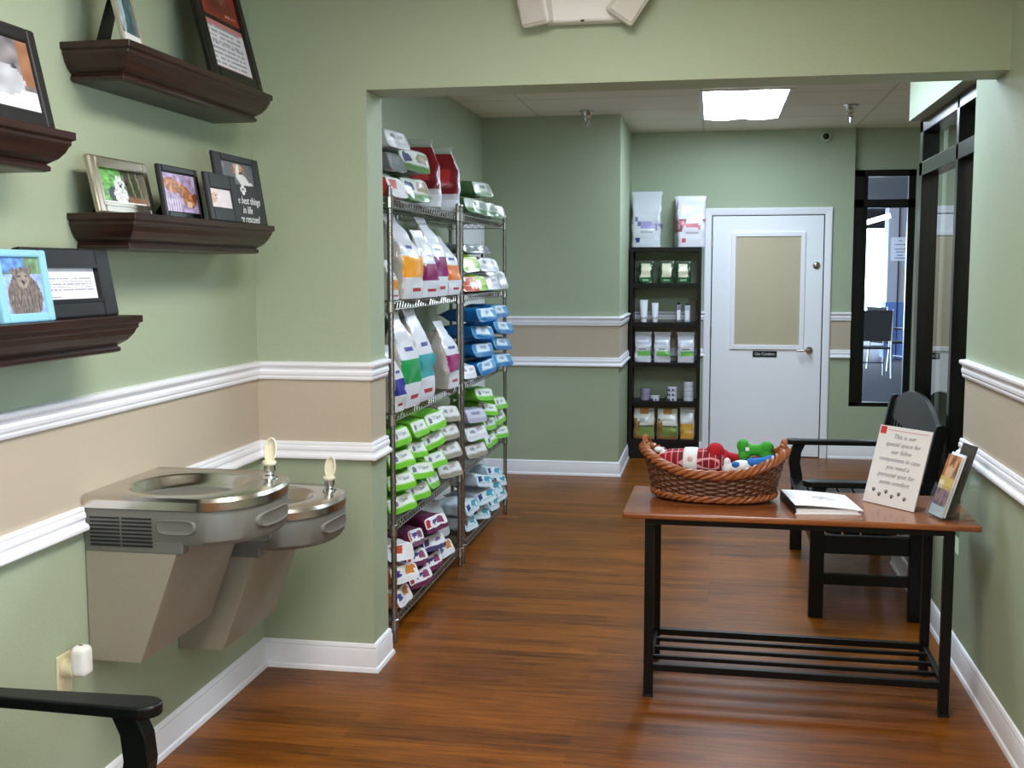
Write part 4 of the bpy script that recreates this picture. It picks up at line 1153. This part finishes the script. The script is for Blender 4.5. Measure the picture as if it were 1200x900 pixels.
def gold_fn(face, u, t):
    if face != 'front': return (150, 142, 120)
    if t > .9: return (110, 96, 80)
    if inside(u, t, .5, .84, .13, .08): return (196, 140, 70)
    if t < .08: return (150, 100, 60)
    if inside(u, t, .14, .34, .16, .3): return (150 + 30 * math.sin(u * 40), 112, 64)
    if t < .42: return (128, 150, 78) if not inside(u, t, .45, .42, .07, .05) and not inside(u, t, .82, .42, .09, .06) else (70, 74, 60)
    if inside(u, t, .55, .58, .22, .06): return (160, 162, 160)
    return (214, 212, 204)
stand_bag('gold', 'large food bag with green meadow print nearest the column, lowest bookcase shelf', 'meadow print bags in the bookcase', -.560, ZS[5], .18, .09, .275, gold_fn, CW, y=9.49)
stand_bag('gold', 'large food bag with green meadow print in the middle, lowest bookcase shelf', 'meadow print bags in the bookcase', -.364, ZS[5], .18, .09, .275, gold_fn, CW, y=9.49, seed=1)
yel = body((222, 168, 66), (190, 186, 180), (150, 140, 120), (200, 200, 196), [(.5, 1., 0, 1, (196, 196, 190)), (.0, .06, 0, 1, (150, 110, 60)), (.2, .36, .3, .7, (236, 196, 110))])
stand_bag('yel', 'golden yellow bag with folded silver top beside the door, lowest bookcase shelf', None, -.200, ZS[5], .118, .08, .27, yel, CW, y=9.48, seed=2)

# ------------------------------------------------------------------ console table
TZ = .7024
t = thing('console_table', 'cherry-topped console table with black iron legs and slatted lower shelf', 'table', (.309, 4.295, 0), -.0152)
m = MB(); m.box(-.62, .62, -.264, .264, TZ - .022, TZ)
m.build('table_top', M['cherry'], t, bevel=.006, seg=3)
lw, ld, lt = .5225, .211, .017
m = MB()
for (a, b, c_, d_) in ((-lw - lt, lw + lt, -ld - lt, -ld + lt), (-lw - lt, lw + lt, ld - lt, ld + lt), (-lw - lt, -lw + lt, -ld, ld), (lw - lt, lw + lt, -ld, ld)):
    m.box(a, b, c_, d_, TZ - .048, TZ - .0225)
m.build('apron', M['ironblack'], t, bevel=.002)
for sx in (-1, 1):
    for sy in (-1, 1):
        m = MB(); m.box(sx * lw - lt, sx * lw + lt, sy * ld - lt, sy * ld + lt, .008, TZ - .046)
        lg = m.build('leg', M['ironblack'], t, bevel=.002)
        m = MB(); m.box(sx * lw - lt - .003, sx * lw + lt + .003, sy * ld - lt - .003, sy * ld + lt + .003, 0, .010); m.build('foot_pad', M['blackplastic'], lg)
m = MB()
sz = .112
for sy in (-1, 1): m.box(-lw, lw, sy * ld - .012, sy * ld + .012, sz - .013, sz + .013)
for sx in (-1, 1): m.box(sx * lw - .010, sx * lw + .010, -ld, ld, sz - .013, sz + .013)
for k in (-1, 0, 1): m.box(-lw, lw, k * ld * .5 - .008, k * ld * .5 + .008, sz - .006, sz + .010)
m.build('slatted_shelf', M['ironblack'], t, bevel=.002)

# ------------------------------------------------------------------ wicker basket with toys
BCX, BCY, BA, BB = .012, 4.362, .222, .128
t = thing('wicker_basket', 'boat-shaped woven wicker basket of dog toys on the console table', 'basket', (BCX, BCY, TZ), R(-4))
def rim_h(a): return .118 + .085 * abs(math.cos(a)) ** 2.2
def wall_pt(a, q, off=0.0):
    f = 1 + .20 * q * (.45 + .55 * abs(math.cos(a)))
    return Vector(((BA + off) * f * math.copysign(abs(math.cos(a)) ** .85, math.cos(a)), (BB + off) * f * math.copysign(abs(math.sin(a)) ** .85, math.sin(a)), .010 + (rim_h(a) - .010) * q))
m = MB(); ns = 44
for r_ in range(11):
    q = .10 + .80 * r_ / 10; pts = []
    for k in range(ns * 3):
        a = 2 * PI * k / (ns * 3); ph = (k / 3 + (r_ % 2)) * PI
        pts.append(wall_pt(a, q, .0055 * math.cos(ph)))
    m.tube(pts, .0068, 6, closed=True)
m.build('weave', M['wickerdark'], t, smooth=True)
m = MB()
for k in range(ns):
    a = 2 * PI * (k + .0) / ns
    m.tube([wall_pt(a, q / 6, .0) for q in range(7)], .0042, 5)
m.build('stakes', M['wicker'], t, smooth=True)
def braid(name, q0, amp, rad, strands, turns, parent):
    m = MB()
    for s_ in range(strands):
        pts = []; N = 220
        for k in range(N):
            a = 2 * PI * k / N; ph = turns * a + 2 * PI * s_ / strands
            p = wall_pt(a, q0, amp * math.cos(ph) + .003); p.z += amp * math.sin(ph); pts.append(p)
        m.tube(pts, rad, 6, closed=True)
    return m.build(name, M['wicker'], parent, smooth=True)
braid('rim_braid', .96, .0115, .0082, 4, 13, t)
braid('base_braid', .10, .0085, .0070, 3, 15, t)
m = MB(); rings = [[Vector((s_ * BA * math.cos(2 * PI * k / 40), s_ * BB * math.sin(2 * PI * k / 40), .006 + .004 * (1 - s_))) for k in range(40)] for s_ in (1.0, .5, .05)]
m.loft(rings); m.build('base', M['wickerdark'], t)
for sx in (-1, 1):
    m = MB()
    for s_ in range(2):
        pts = []
        for k in range(25):
            q = -1 + 2 * k / 24
            zz = .190 + .040 * (1 - q * q) + .005 * math.sin(k * 1.2 + s_ * PI)
            pts.append((sx * (BA * 1.14 + .012 * (1 - q * q) + .006 * math.cos(k * 1.2 + s_ * PI)), q * .052, zz))
        m.tube(pts, .0072, 7)
    m.build('handle', M['wicker'], t, smooth=True)
def toyloc(x, y, z): return (BCX + x, BCY + y, TZ + z)
# tartan cylinder dog toy with fleece band
t = thing('plush_toy', 'red tartan plush toy with cream fleece middle band, in the basket', 'dog toy', toyloc(-.085, -.01, .145), R(-6), 'toys in the wicker basket')
m = MB(); m.lathe([(.012, -.135), (.030, -.132), (.038, -.11), (.044, -.08), (.048, -.03), (.050, .03), (.053, .08), (.050, .11), (.030, .128), (.01, .13)], (0, 0, 0), 24, 'x'); m.build('body', M['plaid'], t, smooth=True)
m = MB(); m.lathe([(.0485, -.028), (.053, -.024), (.0545, .0), (.054, .022), (.0505, .026)], (0, 0, 0), 24, 'x'); m.build('fleece_band', M['plushwhite'], t, smooth=True)
m = MB(); m.ell((0.0, -.052, .015), (.010, .004, .012)); m.build('pink_spot', mat('pink_felt', rgb(226, 176, 184), .9), t, smooth=True)
m = MB(); m.ell((.092, -.01, .045), (.034, .032, .032)); m.ell((.118, .01, .02), (.028, .03, .03)); m.build('knotted_end', M['plushred'], t, smooth=True)
m = MB(); m.ell((-.125, -.01, .040), (.020, .016, .012)); m.ell((-.110, -.01, .030), (.014, .014, .014)); m.build('white_tag', M['plushwhite'], t, smooth=True)
t = thing('plush_toy', 'white and pink plush toy peeking between the tartan and blue toys', 'dog toy', toyloc(.055, -.052, .126), 0, 'toys in the wicker basket')
m = MB(); m.ell((0, 0, 0), (.024, .022, .024)); m.ell((-.005, 0, .022), (.014, .012, .020)); m.build('body', M['plushwhite'], t, smooth=True)
t = thing('plush_toy', 'bright green plush bone-shaped toy at the end of the basket', 'dog toy', toyloc(.155, .03, .185), R(-4), 'toys in the wicker basket')
m = MB()
m.ell((-.045, 0, .018), (.024, .024, .026)); m.ell((-.040, 0, -.018), (.024, .024, .024)); m.ell((0, 0, .002), (.05, .022, .022)); m.ell((.045, 0, .014), (.028, .025, .024)); m.ell((.045, 0, -.016), (.026, .025, .022))
o = m.build('body', M['plushgreen'], t, smooth=True); rm = o.modifiers.new('merge', 'REMESH'); rm.mode = 'VOXEL'; rm.voxel_size = .006; rm.use_smooth_shade = True
m = MB(); m.box(-.034, -.020, -.026, -.024, .002, .016); m.build('white_tag', M['white'], t)
t = thing('rope_toy', 'white plush toy with bright blue arm lying under the green toy', 'dog toy', toyloc(.125, -.040, .132), R(6), 'toys in the wicker basket')
m = MB(); m.ell((-.02, 0, .0), (.045, .03, .028)); m.ell((-.055, -.005, -.006), (.022, .02, .018)); o = m.build('body', M['plushwhite'], t, smooth=True); rm = o.modifiers.new('merge', 'REMESH'); rm.mode = 'VOXEL'; rm.voxel_size = .006; rm.use_smooth_shade = True
m = MB(); m.tube([(.0, -.004, .018), (.03, -.004, .016), (.06, -.002, .020), (.10, 0, .032), (.112, 0, .036)], [.016, .02, .018, .018, .008], 14); m.build('blue_arm', M['plushblue'], t, smooth=True)
m = MB(); m.ell((-.045, -.018, .012), (.016, .012, .012)); m.build('blue_patch', M['plushblue'], t, smooth=True)
t = thing('plush_toy', 'dark red tartan strip of cloth lying across the basket behind the white toy', 'dog toy', toyloc(.055, .045, .150), 0, 'toys in the wicker basket')
m = MB(); m.tube([(-.05, 0, 0), (.0, .004, .006), (.06, 0, 0)], [.016, .018, .014], 12); m.build('body', M['plushred'], t, smooth=True)
# fill under the toys
t = thing('plush_toy', 'pale green and white plush lump low in the basket', 'dog toy', toyloc(.03, -.01, .055), 0, 'toys in the wicker basket')
m = MB(); m.ell((0, 0, 0), (.13, .07, .032)); m.build('body', mat('pale_green_plush', rgb(150, 196, 110), .9), t, smooth=True)

# ------------------------------------------------------------------ binder, sign, brochure holder
t = thing('ring_binder', 'white ring binder lying on the console table with dark page edges', 'binder', (.404, 4.268, TZ), math.atan2(4.029 - 4.518, .325 - .2665) + PI / 2)
# local: x across the spine->opening, y along the spine
m = MB(); m.box(-.118, .118, -.142, .142, .0, .003); m.build('bottom_cover', M['white'], t)
m = MB(); m.box(-.122, -.118, -.142, .142, 0, .036); m.build('spine', M['charcoal'], t, bevel=.001)
m = MB(); m.box(-.112, .108, -.136, .136, .003, .018); m.build('pages', M['white'], t)
m = MB(); rings = []
for j in (0, 1):
    y = -.142 + .284 * j; up = [Vector((-.120 + .245 * k / 12, y, .036 - .020 * (k / 12) ** 1.6)) for k in range(13)]
    dn = [p - Vector((0, 0, .003)) for p in reversed(up)]; rings.append(up + dn)
m.loft(rings); cv = m.build('top_cover', M['white'], t)
m = MB()
for (x, y, lx, ly) in ((.0, .03, .055, .006), (.02, .015, .035, .005), (.045, .0, .03, .006), (.0, -.005, .02, .004)):
    m.obox((x, y, .0345 - .020 * ((x + .12) / .245) ** 1.6 + .002), (lx, ly, .0006), (0, R(6), R(20)))
m.build('cover_logo', M['ink'], cv)

sd = Vector((.7307 - .5752, 4.2121 - 4.4017, 0)).normalized(); sang = math.atan2(sd.y, sd.x)
t = bpy.data.objects.new('message_sign', None); COL.objects.link(t)
t.location = (.653, 4.307, TZ + .002); t.rotation_euler = Euler((R(-17), 0, sang), 'XYZ')
tag(t, 'white paper sign in a leaning clear holder, with paw prints and a red sticker', 'sign')
m = MB(); m.box(-.122, .122, -.002, .002, 0, .300); m.build('sheet', mat('sign_paper', rgb(232, 228, 228), .4), t)
m = MB(); m.box(-.124, .124, .0025, .005, 0, .302); m.build('acrylic_panel', M['acrylic'], t)
m = MB(); m.add([(-.124, .005, .002), (.124, .005, .002), (.124, .09, .026), (-.124, .09, .026), (-.124, .008, .002), (.124, .008, .002), (.124, .092, .028), (-.124, .092, .028)], [(0, 1, 2, 3), (4, 7, 6, 5), (0, 4, 5, 1), (1, 5, 6, 2), (2, 6, 7, 3), (3, 7, 4, 0)]); m.build('acrylic_foot', M['acrylic'], t)
for k, line in enumerate(('This is our', 'special space for', 'our feline', 'companions in case', 'you need a', 'personal spot for', 'some comfort')):
    lettering('lettering', line, .0245, t, M['ink'], (.004, -.0026, .262 - .0292 * k), (PI / 2, 0, 0), shear=.3)
for k in range(6):
    m = MB(); cx_, cz = -.082 + .030 * k, .038 + (.010 if k % 2 == 0 else -.004)
    for (a, b, ra, rb) in ((0, 0, .0052, .0042), (-.006, .005, .0020, .0028), (-.002, .008, .0020, .0028), (.003, .008, .0020, .0028), (.0065, .005, .0020, .0028)):
        st = len(m.v); m.lathe([(1, -.0004), (1, .0)], n=10, axis='y')
        for i in range(st, len(m.v)): q = m.v[i]; m.v[i] = Vector((cx_ + a + q.x * ra, -.0025 + q.y, cz + b + q.z * rb))
    m.build('paw_print', M['inkblack'], t)
m = MB(); m.box(-.116, -.088, -.003, -.0022, .268, .296); m.build('red_sticker', mat('red_sticker', rgb(206, 60, 66), .5), t)
m = MB(); m.box(-.08, .11, -.0028, -.0022, .2835, .2865); m.build('rule_line', mat('pink_ink', rgb(214, 160, 166), .6), t)

# holder: pocket faces -X (towards the visitor's left)
hd = Vector((.034, -.135, 0)).normalized()
t = thing('brochure_holder', 'clear acrylic brochure holder on the table end against the wall', 'brochure holder', (.775, 4.135, TZ), math.atan2(hd.y, hd.x))
tl = R(18)
def slab(mb, x0, x1, y0, y1, z0, z1): 
    st = len(mb.v); mb.box(x0, x1, y0, y1, max(z0, y1 * .325 + .0055), z1); mb.xform(Matrix.Rotation(-tl, 4, 'X'), st)
m = MB(); m.box(-.06, .06, .0, .165, .001, .004); m.build('base', M['acrylic'], t)
m = MB(); slab(m, -.058, .058, 0, .003, .004, .125); slab(m, -.058, -.055, 0, .030, .006, .125); slab(m, .055, .058, 0, .030, .006, .125); slab(m, -.058, .058, .030, .033, .006, .21); m.build('pocket', M['acrylic'], t)
m = MB(); slab(m, -.058, .058, .062, .065, .006, .235); slab(m, -.058, -.055, .033, .065, .006, .17); slab(m, .055, .058, .033, .065, .006, .17); m.build('rear_pocket', M['acrylic'], t)
m = MB(); m.box(-.056, .056, .150, .153, .004, .17); m.build('support', M['acrylic'], t)
def pic_brochure(u, v):
    if v > .62: return shade((176, 120, 82), 1 + .6 * nz(u, v, 6, 1)) if not inside(u, v, .5, .72, .25, .10) else (206, 176, 140)
    if v > .42: return (206, 178, 104) if u > .35 or v > .55 else (226, 210, 180)
    if v > .16: return shade((150, 122, 132), 1 + .5 * nz(u, v, 8))
    return (196, 210, 222)
for k in range(3):
    o = bpy.data.objects.new('brochure', None); COL.objects.link(o)
    a = math.atan2(hd.y, hd.x); off = (.010, .019, .046)[k]; hgt = (.225, .232, .265)[k]
    p0 = Vector((.775, 4.135, TZ)) + Matrix.Rotation(a, 3, 'Z') @ (Matrix.Rotation(-tl, 3, 'X') @ Vector((0, off, .008 + (off + .008) * .33)))
    o.location = p0; o.rotation_euler = Euler((-tl, 0, a))
    tag(o, ('brochure with a brown dog photo at the front of the clear holder', 'white brochure standing just behind the dog photo brochure', 'dark-backed brochure in the rear pocket of the clear holder')[k], 'brochure')
    m = MB(); m.box(-.05, .05, 0, .006, 0, hgt); m.build('folded_sheets', (M['white'], M['white'], mat('navy_olive_print', rgb(62, 58, 50), .5))[k], o)
    if k == 0: picture('cover_print', .1, hgt, pic_brochure, 14, 30, o, (0, -.0006, 0))
    if k == 2:
        m = MB(); m.box(-.05, .05, .0061, .0068, .0, hgt); m.build('back_print', mat('dark_print', rgb(38, 36, 44), .5), o)

# ------------------------------------------------------------------ slat benches
def make_bench(label):
    """front edge at x=0 (faces -X), back towards +X, length along y"""
    t = thing('slat_bench', label, 'bench', (.43, 5.825, 0), 0, None)
    HY, TH = .635, .046
    BP = M['benchpaint']
    for sy in (-1, 1):
        y0, y1 = sy * HY - TH / 2, sy * HY + TH / 2
        # front leg and S-curved arm post in one board
        m = MB()
        prof = [(.020, 0), (.085, 0), (.085, .30), (.088, .36), (.078, .44), (.066, .50), (.072, .56), (.092, .605), (.030, .605), (.010, .56), (.004, .50), (.014, .44), (.022, .36)]
        m.prism(prof, 'y', y0, y1); m.build('front_leg', BP, t, bevel=.004)
        m = MB()
        m.prism([(.455, 0), (.515, 0), (.515, .40), (.595, .875), (.590, .893), (.572, .900), (.552, .893), (.545, .875), (.455, .42)], 'y', y0, y1); m.build('back_leg', BP, t, bevel=.004)
        m = MB()
        poly = []
        for k in range(13):
            a = PI / 2 + PI * k / 12; poly.append((.030 + .048 * math.cos(a), sy * HY + .040 * math.sin(a)))
        poly += [(.30, sy * HY - .030), (.545, sy * HY - .026), (.545, sy * HY + .026), (.30, sy * HY + .030)]
        m.prism(poly, 'z', .605, .633)
        m.build('armrest', BP, t, bevel=.006, seg=3)
        m = MB(); m.box(.085, .455, sy * HY - .014, sy * HY + .014, .155, .205); m.build('stretcher', BP, t, bevel=.003)
        m = MB(); m.box(.085, .455, sy * HY - .016, sy * HY + .016, .30, .385); m.build('side_rail', BP, t, bevel=.003)
    m = MB(); m.box(.030, .058, -HY + .02, HY - .02, .315, .385); m.build('seat_apron', BP, t, bevel=.003)
    m = MB()
    for k in range(6):
        x = .012 + .080 * k; z = .402 - .016 * math.sin(PI * min(1, k / 5))
        m.obox((x + .036, 0, z), (.070, 2 * HY - TH - .006, .022), (0, R((10, 4, 1, -1, -4, -6)[k]), 0))
    m.build('seat', BP, t, bevel=.005)
    # back: slats, bottom rail and arched crest; lies in a plane leaning back 9.5 degrees
    lean = math.atan2(.080, .475)
    def bx(z): return .485 + (z - .42) * math.tan(lean) 
    m = MB(); pts = []
    N = 24
    for k in range(N + 1):
        y = -HY + TH / 2 + (2 * HY - TH) * k / N; q = y / (HY - TH / 2); pts.append((y, .865 + .105 * (1 - abs(q) ** 2.2)))
    rings = []
    for (y, z) in pts:
        zb = .775
        rings.append([Vector((bx(zb) , y, zb)), Vector((bx(z), y, z)), Vector((bx(z) + .024, y, z)), Vector((bx(zb) + .024, y, zb))])
    m.loft(rings); m.build('crest_rail', BP, t, bevel=.004)
    m = MB(); m.obox((bx(.47) + .014, 0, .47), (.026, 2 * HY - TH, .06), (0, lean, 0)); m.build('lower_rail', BP, t, bevel=.003)
    m = MB(); n = 14
    for k in range(n):
        y = -HY + TH / 2 + (2 * HY - TH) * (k + .5) / n
        L = .32; m.obox((bx(.63) + .012, y, .63), (.014, .048, L), (0, lean, 0))
    m.build('back_slats', BP, t, bevel=.002)
    return t
b1 = make_bench('black slatted bench with arched back by the dark window, beyond the console table')
b2 = copy_tree(b1, 'black slatted bench below the wall shelves, only its arm showing')
b2.location = (-1.205, 1.590, 0); b2.rotation_euler = (0, 0, PI)

# ------------------------------------------------------------------ world, camera, view
wd = bpy.data.worlds.new('daylight'); S.world = wd; wd.use_nodes = True
bg = wd.node_tree.nodes['Background']; bg.inputs[0].default_value = (.74, .90, 1.12, 1); bg.inputs[1].default_value = 7.0

cam = bpy.data.cameras.new('camera'); co = bpy.data.objects.new('camera', cam); COL.objects.link(co)
cam.sensor_width = 36.0; cam.sensor_fit = 'HORIZONTAL'; cam.lens = 1316.72 / 1200 * 36.0
cam.clip_start = .05; cam.clip_end = 200
yw, pt, rl = .176934587, -.100699721, -.00184152455
F = Vector((-math.sin(yw) * math.cos(pt), math.cos(yw) * math.cos(pt), math.sin(pt)))
r0 = Vector((math.cos(yw), math.sin(yw), 0)); u0 = r0.cross(F)
RT = r0 * math.cos(rl) + u0 * math.sin(rl); UP = RT.cross(F)
co.matrix_world = Matrix(((RT.x, UP.x, -F.x, 0), (RT.y, UP.y, -F.y, 0), (RT.z, UP.z, -F.z, 1.582), (0, 0, 0, 1)))
S.camera = co
vs_ = S.view_settings
vs_.view_transform = 'Standard'; vs_.look = 'None'; vs_.gamma = 1.0; vs_.use_curve_mapping = False
vs_.exposure = 0.68
try: S.display_settings.display_device = 'sRGB'
except Exception: pass
S.cycles.max_bounces = 10
S.cycles.transparent_max_bounces = 40
S.cycles.sample_clamp_indirect = 6
